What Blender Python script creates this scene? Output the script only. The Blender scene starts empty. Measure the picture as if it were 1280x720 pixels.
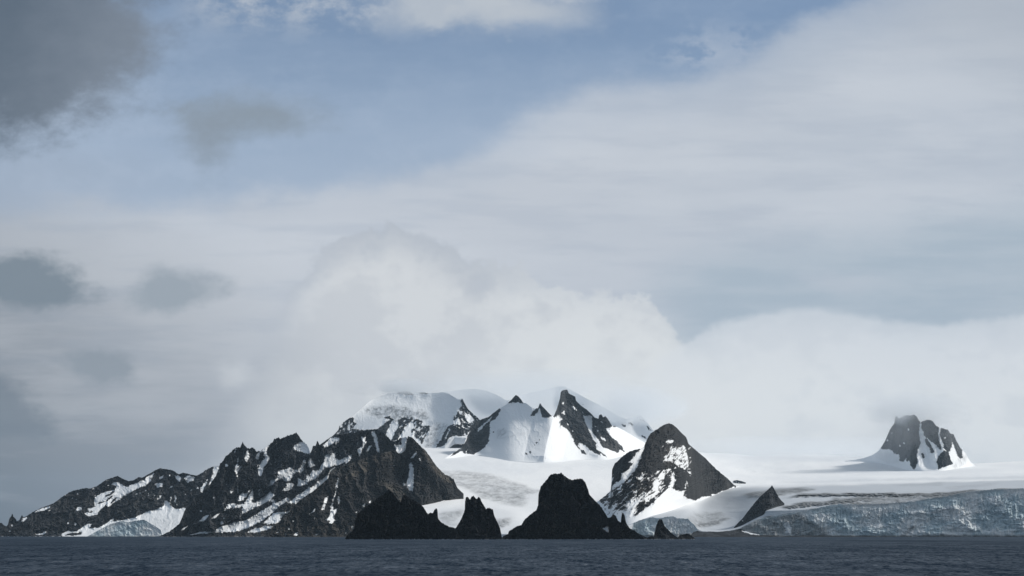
import bpy, math
import numpy as np

SC = bpy.context.scene
COL = SC.collection

# ----------------------------------------------------------------- camera
F = 2600.0                 # focal length in photo pixels (photo is 1280 wide)
HOR = 668.0                # photo row of the horizon
CAM_H = 10.0               # eye height above the sea, metres
cam_d = bpy.data.cameras.new("camera")
cam = bpy.data.objects.new("camera", cam_d)
COL.objects.link(cam)
cam_d.sensor_width = 36.0
cam_d.lens = 36.0 * F / 1280.0
cam_d.shift_y = (HOR - 360.0) / 1280.0
cam_d.clip_start = 1.0
cam_d.clip_end = 300000.0
cam.location = (0, 0, CAM_H)
cam.rotation_euler = (math.radians(90), 0, 0)
SC.camera = cam

# ------------------------------------------------------------ light and view
SUN_EL, SUN_AZ = 38.0, 82.0        # azimuth: degrees to the right of straight ahead
sun_d = bpy.data.lights.new("sun", 'SUN')
sun_d.energy = 2.85
sun_d.angle = math.radians(8.0)
sun_d.color = (1.0, 0.955, 0.89)
sun = bpy.data.objects.new("sun", sun_d)
COL.objects.link(sun)
el, az = math.radians(SUN_EL), math.radians(SUN_AZ)
from mathutils import Vector
sun_dir = Vector((math.sin(az) * math.cos(el), math.cos(az) * math.cos(el), math.sin(el)))
sun.rotation_euler = sun_dir.to_track_quat('Z', 'Y').to_euler()
sun.location = (3000, 2000, 4000)

SC.view_settings.view_transform = 'Standard'
SC.view_settings.look = 'None'
SC.view_settings.gamma = 1.0
SC.view_settings.exposure = 0.0
SC.view_settings.use_curve_mapping = False
SC.cycles.max_bounces = 8
SC.cycles.diffuse_bounces = 3
SC.cycles.glossy_bounces = 3
SC.cycles.volume_bounces = 3
SC.cycles.use_denoising = True


def lin(r, g, b):
    def f(c):
        c /= 255.0
        return c / 12.92 if c <= 0.04045 else ((c + 0.055) / 1.055) ** 2.4
    return (f(r), f(g), f(b))


# ---------------------------------------- small node-expression helper
class E:
    """wraps a node socket so that shader maths reads like maths"""
    def __init__(self, nt, s):
        self.nt, self.s = nt, s

    def _m(self, op, o=None, o2=None):
        n = self.nt.nodes.new('ShaderNodeMath')
        n.operation = op
        for i, v in enumerate((self, o, o2)):
            if v is None:
                continue
            if isinstance(v, E):
                self.nt.links.new(v.s, n.inputs[i])
            else:
                n.inputs[i].default_value = float(v)
        return E(self.nt, n.outputs[0])

    def __add__(self, o): return self._m('ADD', o)
    __radd__ = __add__
    def __mul__(self, o): return self._m('MULTIPLY', o)
    __rmul__ = __mul__
    def __sub__(self, o): return self._m('SUBTRACT', o)
    def __rsub__(self, o): return (self * -1.0) + o
    def __truediv__(self, o): return self._m('DIVIDE', o)
    def pow(self, o): return self._m('POWER', o)
    def max(self, o): return self._m('MAXIMUM', o)
    def min(self, o): return self._m('MINIMUM', o)
    def abs(self): return self._m('ABSOLUTE')
    def sqrt(self): return self._m('SQRT')

    def ss(self, a, b, lo=0.0, hi=1.0, kind='SMOOTHSTEP'):
        n = self.nt.nodes.new('ShaderNodeMapRange')
        n.interpolation_type = kind
        n.clamp = True
        self.nt.links.new(self.s, n.inputs[0])
        flip = a > b
        if flip:
            a, b, lo, hi = b, a, hi, lo
        for i, v in zip((1, 2, 3, 4), (a, b, lo, hi)):
            n.inputs[i].default_value = v
        return E(self.nt, n.outputs[0])


def mixc(nt, fac, a, b, blend='MIX'):
    n = nt.nodes.new('ShaderNodeMix')
    n.data_type = 'RGBA'
    n.blend_type = blend
    for i, v in ((0, fac), (6, a), (7, b)):
        if isinstance(v, E):
            nt.links.new(v.s, n.inputs[i])
        elif isinstance(v, (int, float)):
            n.inputs[i].default_value = v
        else:
            n.inputs[i].default_value = (*v, 1.0)
    return E(nt, n.outputs[2])


def noise(nt, vec, scale, detail=4.0, rough=0.55, lac=2.0, dist=0.0, kind='FBM'):
    n = nt.nodes.new('ShaderNodeTexNoise')
    n.noise_dimensions = '3D'
    n.noise_type = kind
    n.inputs['Scale'].default_value = scale
    n.inputs['Detail'].default_value = detail
    n.inputs['Roughness'].default_value = rough
    n.inputs['Lacunarity'].default_value = lac
    n.inputs['Distortion'].default_value = dist
    nt.links.new(vec.s if isinstance(vec, E) else vec, n.inputs['Vector'])
    return E(nt, n.outputs[0])


def mapping(nt, vec, scale=(1, 1, 1), loc=(0, 0, 0), rot=(0, 0, 0)):
    n = nt.nodes.new('ShaderNodeMapping')
    n.inputs['Scale'].default_value = scale
    n.inputs['Location'].default_value = loc
    n.inputs['Rotation'].default_value = rot
    nt.links.new(vec.s if isinstance(vec, E) else vec, n.inputs['Vector'])
    return E(nt, n.outputs[0])


def combine(nt, x, y, z):
    n = nt.nodes.new('ShaderNodeCombineXYZ')
    for i, v in enumerate((x, y, z)):
        if isinstance(v, E):
            nt.links.new(v.s, n.inputs[i])
        else:
            n.inputs[i].default_value = v
    return E(nt, n.outputs[0])


# --------------------------------------------------------------- the sky
SKY_STRENGTH = 0.1


def build_world():
    w = bpy.data.worlds.new("World")
    SC.world = w
    w.use_nodes = True
    nt = w.node_tree
    nt.nodes.clear()
    out = nt.nodes.new('ShaderNodeOutputWorld')
    bg = nt.nodes.new('ShaderNodeBackground')
    bg.inputs['Strength'].default_value = SKY_STRENGTH
    nt.links.new(bg.outputs[0], out.inputs[0])
    sky = nt.nodes.new('ShaderNodeTexSky')
    sky.sky_type = 'NISHITA'
    sky.sun_disc = False
    sky.sun_elevation = math.radians(SUN_EL)
    sky.sun_rotation = math.radians(SUN_AZ)
    sky.air_density = 1.0
    sky.dust_density = 0.6
    sky.ozone_density = 1.6
    tc = nt.nodes.new('ShaderNodeTexCoord')
    d = tc.outputs['Generated']
    sx = nt.nodes.new('ShaderNodeSeparateXYZ')
    nt.links.new(d, sx.inputs[0])
    X, Y, Z = (E(nt, sx.outputs[i]) for i in range(3))
    yy = Y.max(0.08)
    # tangent-plane bearings of the sky to the north; u grows to the east, v grows downwards
    u0 = X / yy * (F / 100) + 6.4
    v0 = Z / yy * (-F / 100) + HOR / 100

    def cc(r, g, b):
        return tuple(c / SKY_STRENGTH for c in lin(r, g, b))

    P = combine(nt, u0, v0, 0.0)
    n1 = noise(nt, mapping(nt, P, (0.55, 0.8, 1)), 1.0, 7.0, 0.6)
    n2 = noise(nt, mapping(nt, P, (0.55, 0.8, 1), (7.3, 3.1, 2.2)), 1.0, 7.0, 0.6)
    n3 = noise(nt, mapping(nt, P, (1.7, 2.6, 1), (1.3, 9.1, 5.2)), 1.0, 8.0, 0.64)
    n4 = noise(nt, mapping(nt, P, (0.24, 1.1, 1), (4.3, 2.1, 8.2), (0, 0, 0.12)), 1.0, 6.0, 0.55)
    n5 = noise(nt, mapping(nt, P, (1.9, 2.3, 1), (2.7, 5.4, 3.3)), 1.0, 7.0, 0.55)
    n6 = noise(nt, mapping(nt, P, (0.5, 3.6, 1), (9.1, 0.4, 1.9), (0, 0, 0.08)), 1.0, 6.0, 0.6)
    wu, wv = (n1 - 0.5), (n2 - 0.5)
    u = u0 + wu * 1.1
    v = v0 + wv * 0.9
    fine = n3 - 0.5
    bil = 1.0 - (n5 - 0.5).abs() * 5.0           # rounded cauliflower heads

    def blob(cx, cy, rx, ry, inner, amp=0.5, outer=1.0, ang=0.0):
        ca, sa = math.cos(ang), math.sin(ang)
        du, dv = u - cx, v - cy
        a = (du * ca + dv * sa) / rx
        b = (dv * ca - du * sa) / ry
        r = (a * a + b * b).sqrt() + fine * amp
        return r.ss(outer, inner)

    def line(pts, x):
        s_prev = (pts[1][1] - pts[0][1]) / (pts[1][0] - pts[0][0])
        e = (x - pts[0][0]) * s_prev + pts[0][1]
        for (xa, ya), (xb, yb) in zip(pts[1:-1], pts[2:]):
            s = (yb - ya) / (xb - xa)
            e = e + (x - xa).max(0.0) * (s - s_prev)
            s_prev = s
        return e

    # clear sky behind the clouds
    col = mixc(nt, 1.0, E(nt, sky.outputs[0]), (0.68, 0.735, 0.82), 'MULTIPLY')
    # pale veil that thickens towards the cloud bank
    veil = (v0 + wv * 0.6).ss(-0.4, 2.6) * 0.62 + u0.ss(3.2, 0.0) * 0.2 + n4.ss(0.4, 0.75) * 0.16 + n3.ss(0.45, 0.7) * 0.08 + 0.09
    col = mixc(nt, veil.min(0.92), col, cc(174, 189, 209))
    # broken white cloud along the top
    tw = ((v0 + fine * 0.7 + wv * 0.7).ss(0.66, 0.05)) * (u0 + wu * 1.0).ss(7.9, 7.0) * (u0 + wu).ss(1.9, 3.2)
    tw = tw * (n1 * 0.35 + n3 * 0.65).ss(0.43, 0.60)
    col = mixc(nt, tw * 0.75, col, cc(188, 195, 204))
    tw2 = blob(8.9, 0.55, 1.2, 0.40, 0.0, 1.5, 1.0, -0.15) * n3.ss(0.44, 0.60)
    col = mixc(nt, tw2 * 0.55, col, cc(188, 197, 210))
    tw3 = blob(6.0, 0.12, 1.7, 0.42, 0.3, 1.5)
    col = mixc(nt, tw3 * 0.8, col, cc(189, 196, 204))
    # the great bank of pale stratus
    ln = line([(-4, 2.6), (0, 2.55), (4.2, 2.42), (5.6, 1.95), (6.6, 1.35), (7.4, 1.08), (8.6, 0.92), (10.6, -0.1), (16, -3)], u0)
    soft = u0.ss(4.0, 7.0)
    dist = v0 + wv * 0.7 + fine * 0.32 - ln
    bank = (dist.ss(-0.2, 0.25) * 0.7 + dist.ss(-0.6, 0.9) * 0.3) * (1.0 - soft) + (dist.ss(-0.1, 0.32) * 0.55 + dist.ss(-0.3, 1.1) * 0.45) * soft
    bc = mixc(nt, u0.ss(4.0, 12.5), cc(196, 202, 211), cc(184, 193, 205))
    bc = mixc(nt, u0.ss(4.5, -1.0), bc, cc(178, 184, 193))
    bc = mixc(nt, n4.ss(0.36, 0.66) * 0.6, bc, cc(205, 211, 219))
    bc = mixc(nt, n6.ss(0.54, 0.36) * 0.35, bc, cc(174, 184, 198))
    bc = mixc(nt, ((u0 - 10.0) * 0.3 - v0 * 0.5).ss(-0.2, 0.9) * 0.6, bc, cc(168, 176, 187))
    col = mixc(nt, bank * 0.97, col, bc)
    # the blue-grey opening in the bank to the right
    gl = line([(4, 3.6), (8.0, 3.25), (9.5, 2.9), (11, 2.65), (14, 2.35)], u0)
    gap = (v0 + wv * 0.7 + fine * 0.25 - gl).ss(-0.25, 0.55) * (u0 + wu).ss(7.7, 9.0)
    gap = gap * (1.0 - blob(10.4, 3.45, 1.0, 0.26, 0.1, 0.7) * 0.6)
    col = mixc(nt, gap * 0.92, col, mixc(nt, n6.ss(0.4, 0.64) * 0.5, cc(168, 183, 197), cc(184, 195, 206)))
    # darker murk towards the lower left
    murk = ((u0 * -0.34) + (v0 + wv * 0.5) * 0.62 + wu * 0.4).ss(0.9, 4.1, 0.0, 1.0, 'LINEAR')
    col = mixc(nt, (murk * 1.0) * u0.ss(5.4, 2.2), col, cc(108, 117, 128))
    lw = (n4 * 0.6 + n6 * 0.4).ss(0.45, 0.60) * u0.ss(4.5, 2.0) * v0.ss(2.6, 3.8)
    col = mixc(nt, lw * 0.34, col, cc(188, 193, 200))
    # cumulus piled up behind the summits
    cl = line([(-2, 9), (2.6, 5.6), (3.15, 4.5), (3.8, 3.55), (4.3, 3.12), (4.9, 2.95), (5.5, 3.2), (6.0, 3.45),
               (6.5, 3.45), (7.1, 3.75), (8.2, 3.9), (8.6, 4.6), (9.6, 6.0), (14, 7)], u0 + fine * 0.3)
    cd = v0 + wv * 0.4 + fine * 0.22 + bil * 0.22 - cl
    sl = u0.ss(4.4, 3.3)
    cum = (cd.ss(-0.04, 0.09) * 0.75 + cd.ss(-0.05, 0.5) * 0.25) * (1.0 - sl) + (v0 + wv * 0.9 + fine * 0.3 - cl).ss(-0.5, 1.3) * sl
    ccol = mixc(nt, cd.ss(-0.05, 0.6), cc(176, 184, 195), cc(212, 216, 220))
    ccol = mixc(nt, u0.ss(5.4, 7.6), ccol, cc(218, 222, 225))
    ccol = mixc(nt, (n1 * 0.4 + n5 * 0.6).ss(0.56, 0.42) * 0.42, ccol, cc(184, 190, 199))
    ccol = mixc(nt, u0.ss(4.6, 3.0) * v0.ss(3.6, 4.4) * 0.6, ccol, cc(170, 177, 186))
    col = mixc(nt, cum * 0.95, col, ccol)
    # low bright cloud lying on the snowfield to the right
    rl = line([(4, 9.5), (6.8, 6.2), (8.2, 4.5), (8.9, 4.05), (9.5, 3.9), (10.2, 3.86), (11.2, 4.02), (12.0, 4.02), (13.0, 3.9), (16, 3.6)], u0 + fine * 0.4)
    rd = v0 + wv * 0.3 + fine * 0.14 + bil * 0.05 - rl
    low = rd.ss(-0.04, 0.1) * 0.75 + rd.ss(0.0, 0.4) * 0.25
    lcol = mixc(nt, rd.ss(0.0, 1.5), cc(213, 219, 226), cc(224, 228, 231))
    lcol = mixc(nt, (n4 * 0.5 + n5 * 0.5).ss(0.54, 0.42) * 0.3, lcol, cc(193, 201, 211))
    col = mixc(nt, low * 0.93, col, lcol)
    # sunlit low cloud round the summits
    ctr = blob(7.6, 5.1, 3.4, 1.3, 0.0, 0.25)
    col = mixc(nt, ctr * 0.8, col, cc(224, 228, 230))
    lf = blob(3.9, 5.3, 1.15, 0.75, 0.0, 0.5)
    col = mixc(nt, lf * 0.65, col, cc(207, 212, 216))
    lf2 = blob(3.0, 4.72, 0.36, 0.3, 0.0, 0.9)
    col = mixc(nt, lf2 * 0.6, col, cc(206, 211, 216))
    # dark scud in front of everything
    big = blob(-0.2, 0.5, 2.6, 1.45, 0.6, 0.8, 1.08, -0.1)
    col = mixc(nt, big * 0.93, col, mixc(nt, (u0 + v0 * 0.3 + fine * 1.2).ss(-0.2, 2.2), cc(90, 103, 117), cc(124, 134, 147)))
    for (cx, cy, rx, ry, op, c, an, inner) in (
            (3.1, 1.42, 1.25, 0.44, 0.85, (138, 150, 162), -0.02, 0.1), (2.55, 1.72, 0.55, 0.62, 0.85, (138, 150, 163), 0.2, 0.0),
            (0.4, 3.55, 0.84, 0.46, 0.97, (124, 137, 149), 0.1, 0.5),
            (2.15, 3.62, 0.80, 0.36, 0.9, (152, 163, 174), -0.12, 0.4), (1.2, 4.6, 0.62, 0.24, 0.9, (142, 152, 163), 0.0, 0.4),
            (-0.1, 5.1, 0.9, 0.44, 0.85, (118, 129, 141), 0.15, 0.4), (1.0, 2.1, 1.2, 0.4, 0.25, (150, 163, 180), 0.1, 0.0)):
        col = mixc(nt, blob(cx, cy, rx, ry, inner, 1.2, 1.12, an) * op, col, cc(*c))
    # everything out of the northern view: a broken deck, heavier over and behind the viewer
    D = E(nt, d)
    g1 = noise(nt, mapping(nt, D, (2.2, 2.2, 4.5)), 1.0, 5.0, 0.55)
    over = mixc(nt, g1.ss(0.36, 0.64), OVER_DARK, OVER_LIGHT)
    over = mixc(nt, (X * 0.75 + Y * 0.25 + Z * 0.1).ss(-0.1, 0.9), over, OVER_SUN)
    front = Y.ss(0.55, 0.9) * (Z / yy).ss(0.42, 0.27)
    col = mixc(nt, front, over, col)
    nt.links.new(col.s, bg.inputs['Color'])


OVER_DARK = tuple(c / SKY_STRENGTH for c in lin(92, 107, 124))
OVER_LIGHT = tuple(c / SKY_STRENGTH for c in lin(152, 167, 184))
OVER_SUN = tuple(c / SKY_STRENGTH for c in lin(226, 226, 224))
build_world()

# ------------------------------------------------------------ numpy noise
def _hash(ix, iy, seed):
    h = (ix.astype(np.int64) * 374761393 + iy.astype(np.int64) * 668265263 + seed * 974711) & 0x7fffffff
    h = ((h ^ (h >> 13)) * 1274126177) & 0x7fffffff
    h = ((h ^ (h >> 15)) * 2246822519) & 0x7fffffff
    return (h ^ (h >> 16)) & 0x7fffffff


def perlin(x, y, seed=0):
    x0, y0 = np.floor(x), np.floor(y)
    fx, fy = x - x0, y - y0
    x0, y0 = x0.astype(np.int64), y0.astype(np.int64)
    ux = fx * fx * fx * (fx * (fx * 6 - 15) + 10)
    uy = fy * fy * fy * (fy * (fy * 6 - 15) + 10)

    def g(ix, iy, dx, dy):
        a = _hash(ix, iy, seed).astype(np.float64) / 0x7fffffff * 2 * math.pi
        return np.cos(a) * dx + np.sin(a) * dy
    a = g(x0, y0, fx, fy)
    b = g(x0 + 1, y0, fx - 1, fy)
    c = g(x0, y0 + 1, fx, fy - 1)
    d = g(x0 + 1, y0 + 1, fx - 1, fy - 1)
    return (a + (b - a) * ux + (c - a) * uy + (a - b - c + d) * ux * uy) * 1.45


def fbm(x, y, oct=5, seed=0, rough=0.5):
    s, a, f = 0.0, 1.0, 1.0
    for i in range(oct):
        s = s + a * perlin(x * f + 17.3 * i, y * f - 9.1 * i, seed + i)
        a *= rough
        f *= 2.03
    return s


def ridged(x, y, oct=5, seed=0, rough=0.5):
    """0..1, high on sharp crests"""
    s, a, f, n = 0.0, 1.0, 1.0, 0.0
    for i in range(oct):
        r = 1.0 - np.abs(perlin(x * f + 11.7 * i, y * f + 5.3 * i, seed + i)) * 1.6
        s = s + a * np.clip(r, 0, 1) ** 1.6
        n += a
        a *= rough
        f *= 2.07
    return s / n


def blur(a, n):
    """separable box blur repeated twice, n cells each way"""
    if n < 1:
        return a
    for _ in range(2):
        for ax in (0, 1):
            pad = [(0, 0), (0, 0)]
            pad[ax] = (n + 1, n)
            c = np.cumsum(np.pad(a, pad, mode='edge'), axis=ax)
            w = 2 * n + 1
            if ax == 0:
                a = (c[w:, :] - c[:-w, :]) / w
            else:
                a = (c[:, w:] - c[:, :-w]) / w
    return a


def in_poly(px, py, poly):
    m = np.zeros(px.shape, bool)
    p = np.asarray(poly, float)
    x0, y0 = p.min(0) - 1
    x1, y1 = p.max(0) + 1
    sel = (px > x0) & (px < x1) & (py > y0) & (py < y1)
    if not sel.any():
        return m
    x, y = px[sel], py[sel]
    r = np.zeros(x.shape, bool)
    n = len(p)
    for i in range(n):
        xa, ya = p[i]
        xb, yb = p[(i + 1) % n]
        if ya == yb:
            continue
        c = ((ya > y) != (yb > y)) & (x < (xb - xa) * (y - ya) / (yb - ya) + xa)
        r ^= c
    m[sel] = r
    return m


def seg_dist(px, py, line):
    best = np.full(px.shape, 1e9)
    for (xa, ya), (xb, yb) in zip(line[:-1], line[1:]):
        dx, dy = xb - xa, yb - ya
        t = np.clip(((px - xa) * dx + (py - ya) * dy) / (dx * dx + dy * dy + 1e-9), 0, 1)
        best = np.minimum(best, np.hypot(px - xa - t * dx, py - ya - t * dy))
    return best


def poly_y(pts, x):
    p = np.asarray(pts, float)
    return np.interp(x, p[:, 0], p[:, 1])


def world(px, py, Y):
    """bearing and elevation of a photo pixel, walked out to distance Y"""
    X = (px - 640.0) / F * Y
    Z = CAM_H + (HOR - py) / F * Y
    return X, Z


def water_row(Y):
    return HOR + CAM_H * F / Y


def grid_mesh(name, X, Y, Z, mat, attrs=None, smooth=True):
    r, c = X.shape
    me = bpy.data.meshes.new(name)
    co = np.stack([X, Y, Z], -1).reshape(-1, 3).astype(np.float32)
    idx = np.arange(r * c).reshape(r, c)
    q = np.stack([idx[:-1, :-1], idx[:-1, 1:], idx[1:, 1:], idx[1:, :-1]], -1).reshape(-1, 4)
    me.vertices.add(len(co))
    me.vertices.foreach_set('co', co.ravel())
    me.loops.add(q.size)
    me.loops.foreach_set('vertex_index', q.ravel().astype(np.int32))
    me.polygons.add(len(q))
    me.polygons.foreach_set('loop_start', np.arange(0, q.size, 4, dtype=np.int32))
    me.polygons.foreach_set('loop_total', np.full(len(q), 4, np.int32))
    me.update(calc_edges=True)
    me.polygons.foreach_set('use_smooth', np.full(len(q), smooth, bool))
    for k, a in (attrs or {}).items():
        at = me.attributes.new(k, 'FLOAT', 'POINT')
        at.data.foreach_set('value', a.reshape(-1).astype(np.float32))
    me.materials.append(mat)
    ob = bpy.data.objects.new(name, me)
    COL.objects.link(ob)
    return ob


def tag(o, label, cat, kind=None, group=None):
    o['label'] = label
    o['category'] = cat
    if kind:
        o['kind'] = kind
    if group:
        o['group'] = group
    return o


# --------------------------------------------------------------- materials
def new_mat(name):
    m = bpy.data.materials.new(name)
    m.use_nodes = True
    nt = m.node_tree
    bs = nt.nodes['Principled BSDF']
    bs.inputs['Roughness'].default_value = 0.9
    bs.inputs['Specular IOR Level'].default_value = 0.2
    return m, nt, bs


def attr(nt, name):
    n = nt.nodes.new('ShaderNodeAttribute')
    n.attribute_name = name
    return E(nt, n.outputs['Fac'])


def rock_snow_material(name, slate, scree, rock_scale=1.0, snow_rough=0.6):
    m, nt, bs = new_mat(name)
    tc = nt.nodes.new('ShaderNodeTexCoord')
    ob = tc.outputs['Object']
    big = noise(nt, mapping(nt, ob, (0.006, 0.006, 0.004)), rock_scale, 5, 0.6)
    strata = noise(nt, mapping(nt, ob, (0.034, 0.034, 0.010), (0, 0, 0), (0.1, 0.35, 0)), rock_scale, 6, 0.68)
    grain = noise(nt, mapping(nt, ob, (0.11, 0.11, 0.06)), rock_scale, 5, 0.7)
    t = attr(nt, 'tint') + (big - 0.5) * 0.5 * attr(nt, 'tint').ss(0.0, 0.6, 0.35, 1.0)
    rock = mixc(nt, t.max(0.0).min(1.0), slate, scree)
    val = strata.ss(0.32, 0.68, 0.35, 1.75, 'LINEAR') * grain.ss(0.3, 0.7, 0.65, 1.4, 'LINEAR') * big.ss(0.32, 0.68, 0.65, 1.45, 'LINEAR')
    ribs = noise(nt, mapping(nt, ob, (0.014, 0.014, 0.0022), (0, 0, 0), (0.0, 0.22, 0)), rock_scale, 5, 0.62, 2.0, 0.6)
    val = val * ribs.ss(0.36, 0.64, 0.5, 1.6, 'LINEAR')
    rock = mixc(nt, 1.0, rock, combine(nt, val, val, val), 'MULTIPLY')
    dn = attr(nt, 'dirt_and_shade')  # dirty ice, plus shade painted into some of the snow
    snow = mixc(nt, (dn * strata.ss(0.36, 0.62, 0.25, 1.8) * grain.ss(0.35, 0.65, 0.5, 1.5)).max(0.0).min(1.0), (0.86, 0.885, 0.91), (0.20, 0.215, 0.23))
    s = attr(nt, 'snow')
    col = mixc(nt, s, rock, snow)
    nt.links.new(col.s, bs.inputs['Base Color'])
    bp = nt.nodes.new('ShaderNodeBump')
    bp.inputs['Distance'].default_value = 6.0 / rock_scale
    h = (grain * 0.3 + strata * 1.0) * (1.0 - s * 0.96)
    nt.links.new(h.s, bp.inputs['Height'])
    bp.inputs['Strength'].default_value = 0.8
    nt.links.new(bp.outputs[0], bs.inputs['Normal'])
    return m


SLATE = (0.0165, 0.0195, 0.0245)
M_SLATE = rock_snow_material('slate_and_snow', SLATE, (0.050, 0.048, 0.046))
M_BROWN = rock_snow_material('brown_rock_and_snow', (0.0145, 0.0150, 0.0165), (0.060, 0.054, 0.046))
M_STACK = rock_snow_material('black_sea_rock', (0.013, 0.0145, 0.017), (0.034, 0.034, 0.034), 0.45)


def snow_material():
    m, nt, bs = new_mat('glacier_snow')
    tc = nt.nodes.new('ShaderNodeTexCoord')
    ob = tc.outputs['Object']
    soft = noise(nt, mapping(nt, ob, (0.0022, 0.0009, 0.002)), 1.0, 4, 0.5)
    streak = noise(nt, mapping(nt, ob, (0.02, 0.006, 0.02), (0, 0, 0), (0, 0, 0.5)), 1.0, 6, 0.7)
    cre = noise(nt, mapping(nt, ob, (0.05, 0.012, 0.05), (0, 0, 0), (0, 0, 0.2)), 1.0, 4, 0.7)
    dn = attr(nt, 'dirt_and_shade')
    f = (dn * (streak.ss(0.3, 0.62, 0.35, 1.5, 'LINEAR')) * cre.ss(0.35, 0.6, 0.6, 1.3, 'LINEAR')).min(1.0)
    base = mixc(nt, soft.ss(0.3, 0.7), (0.88, 0.895, 0.91), (0.79, 0.815, 0.845))
    snow_grey = mixc(nt, attr(nt, 'snow_grey'), base, (0.43, 0.47, 0.52))
    col = mixc(nt, f, snow_grey, (0.16, 0.17, 0.18))
    nt.links.new(col.s, bs.inputs['Base Color'])
    bp = nt.nodes.new('ShaderNodeBump')
    bp.inputs['Distance'].default_value = 8.0
    bp.inputs['Strength'].default_value = 0.5
    h = streak * (0.55 + attr(nt, 'dirt_and_shade') * 1.2) + soft * 1.5
    nt.links.new(h.s, bp.inputs['Height'])
    nt.links.new(bp.outputs[0], bs.inputs['Normal'])
    return m


def ice_material():
    m, nt, bs = new_mat('glacier_ice')
    tc = nt.nodes.new('ShaderNodeTexCoord')
    ob = tc.outputs['Object']
    big = noise(nt, mapping(nt, ob, (0.008, 0.008, 0.012), (0, 0, 0), (0, 0.5, 0)), 1.0, 5, 0.6)
    mid = noise(nt, mapping(nt, ob, (0.03, 0.02, 0.05), (0, 0, 0), (0, 0.6, 0)), 1.0, 6, 0.7)
    cr = noise(nt, mapping(nt, ob, (0.12, 0.05, 0.03)), 1.0, 5, 0.7)
    col = mixc(nt, big.ss(0.42, 0.58), (0.50, 0.61, 0.66), (0.78, 0.81, 0.82))
    col = mixc(nt, mid.ss(0.5, 0.68) * 0.45, col, (0.34, 0.45, 0.51))
    col = mixc(nt, big.ss(0.45, 0.33) * mid.ss(0.4, 0.6) * 0.5, col, (0.22, 0.30, 0.35))
    col = mixc(nt, cr.ss(0.56, 0.75) * 0.55, col, (0.80, 0.83, 0.85))
    col = mixc(nt, cr.ss(0.44, 0.30) * 0.4, col, (0.2, 0.26, 0.29))
    dn = attr(nt, 'dirt_and_shade')
    col = mixc(nt, (dn * mid.ss(0.3, 0.7, 0.5, 1.5, 'LINEAR')).min(1.0), col, (0.11, 0.115, 0.12))
    col = mixc(nt, attr(nt, 'snow'), col, (0.66, 0.70, 0.73))
    nt.links.new(col.s, bs.inputs['Base Color'])
    bs.inputs['Roughness'].default_value = 0.6
    bp = nt.nodes.new('ShaderNodeBump')
    bp.inputs['Distance'].default_value = 6.0
    bp.inputs['Strength'].default_value = 0.9
    nt.links.new((mid * 0.5 + cr * 0.35).s, bp.inputs['Height'])
    nt.links.new(bp.outputs[0], bs.inputs['Normal'])
    return m


def sea_material():
    m, nt, bs = new_mat('sea_water')
    tc = nt.nodes.new('ShaderNodeTexCoord')
    ob = tc.outputs['Object']
    a = noise(nt, mapping(nt, ob, (0.45, 0.08, 1)), 1.0, 6, 0.7)
    b = noise(nt, mapping(nt, ob, (0.06, 0.010, 1)), 1.0, 5, 0.65)
    c = noise(nt, mapping(nt, ob, (0.004, 0.0011, 1)), 1.0, 4, 0.6)
    bp = nt.nodes.new('ShaderNodeBump')
    bp.inputs['Distance'].default_value = 2.0
    bp.inputs['Strength'].default_value = 1.0
    nt.links.new((a + b * 1.2).s, bp.inputs['Height'])
    # wind-roughened water: only a small, patchy share of the sky is mirrored even at a low angle
    fac = (a * 0.6 + b * 0.4).ss(0.40, 0.62, 0.0, 0.185, 'LINEAR') * c.ss(0.35, 0.65, 0.6, 1.3, 'LINEAR')
    nt.nodes.remove(bs)
    df = nt.nodes.new('ShaderNodeBsdfDiffuse')
    df.inputs['Color'].default_value = (0.013, 0.023, 0.038, 1)
    gl = nt.nodes.new('ShaderNodeBsdfGlossy')
    gl.inputs['Color'].default_value = (0.86, 0.93, 1.0, 1)
    gl.inputs['Roughness'].default_value = 0.3
    nt.links.new(bp.outputs[0], gl.inputs['Normal'])
    mx = nt.nodes.new('ShaderNodeMixShader')
    nt.links.new(fac.s, mx.inputs[0])
    nt.links.new(df.outputs[0], mx.inputs[1])
    nt.links.new(gl.outputs[0], mx.inputs[2])
    nt.links.new(mx.outputs[0], nt.nodes['Material Output'].inputs['Surface'])
    return m


M_SNOW = snow_material()
M_ICE = ice_material()
M_SEA = sea_material()


# ------------------------------------------------------------------- sea
def build_sea():
    pc = np.linspace(-80, 1360, 900)
    ys = np.concatenate([np.linspace(-1500, 330, 12), 350 * (2600 / 350.0) ** np.linspace(0, 1, 900),
                         2600 * (45000 / 2600.0) ** np.linspace(0.01, 1, 160)])
    YC = ys[:, None]
    core = (pc[None, :] - 640) / F * np.maximum(YC, 900)
    out = np.linspace(0, 1, 12)[None, 1:] ** 2 * np.maximum(YC * 0.45, 4000)
    Xw = np.hstack([(core[:, :1] - out)[:, ::-1], core, core[:, -1:] + out])
    YY = np.repeat(YC, Xw.shape[1], 1)
    near = np.clip((2600 - YY) / 1500, 0, 1) * np.clip((YY - 300) / 60, 0, 1)
    h = 0.36 * fbm(Xw / 7.0, YY / 13.0, 4, 3, 0.58) + 0.34 * fbm(Xw / 34.0 + 5, YY / 60.0, 3, 9, 0.5)
    o = grid_mesh('sea', Xw, YY, h * near, M_SEA)
    tag(o, 'dark slate blue sea with small wind ripples', 'sea', 'structure')


build_sea()


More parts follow.
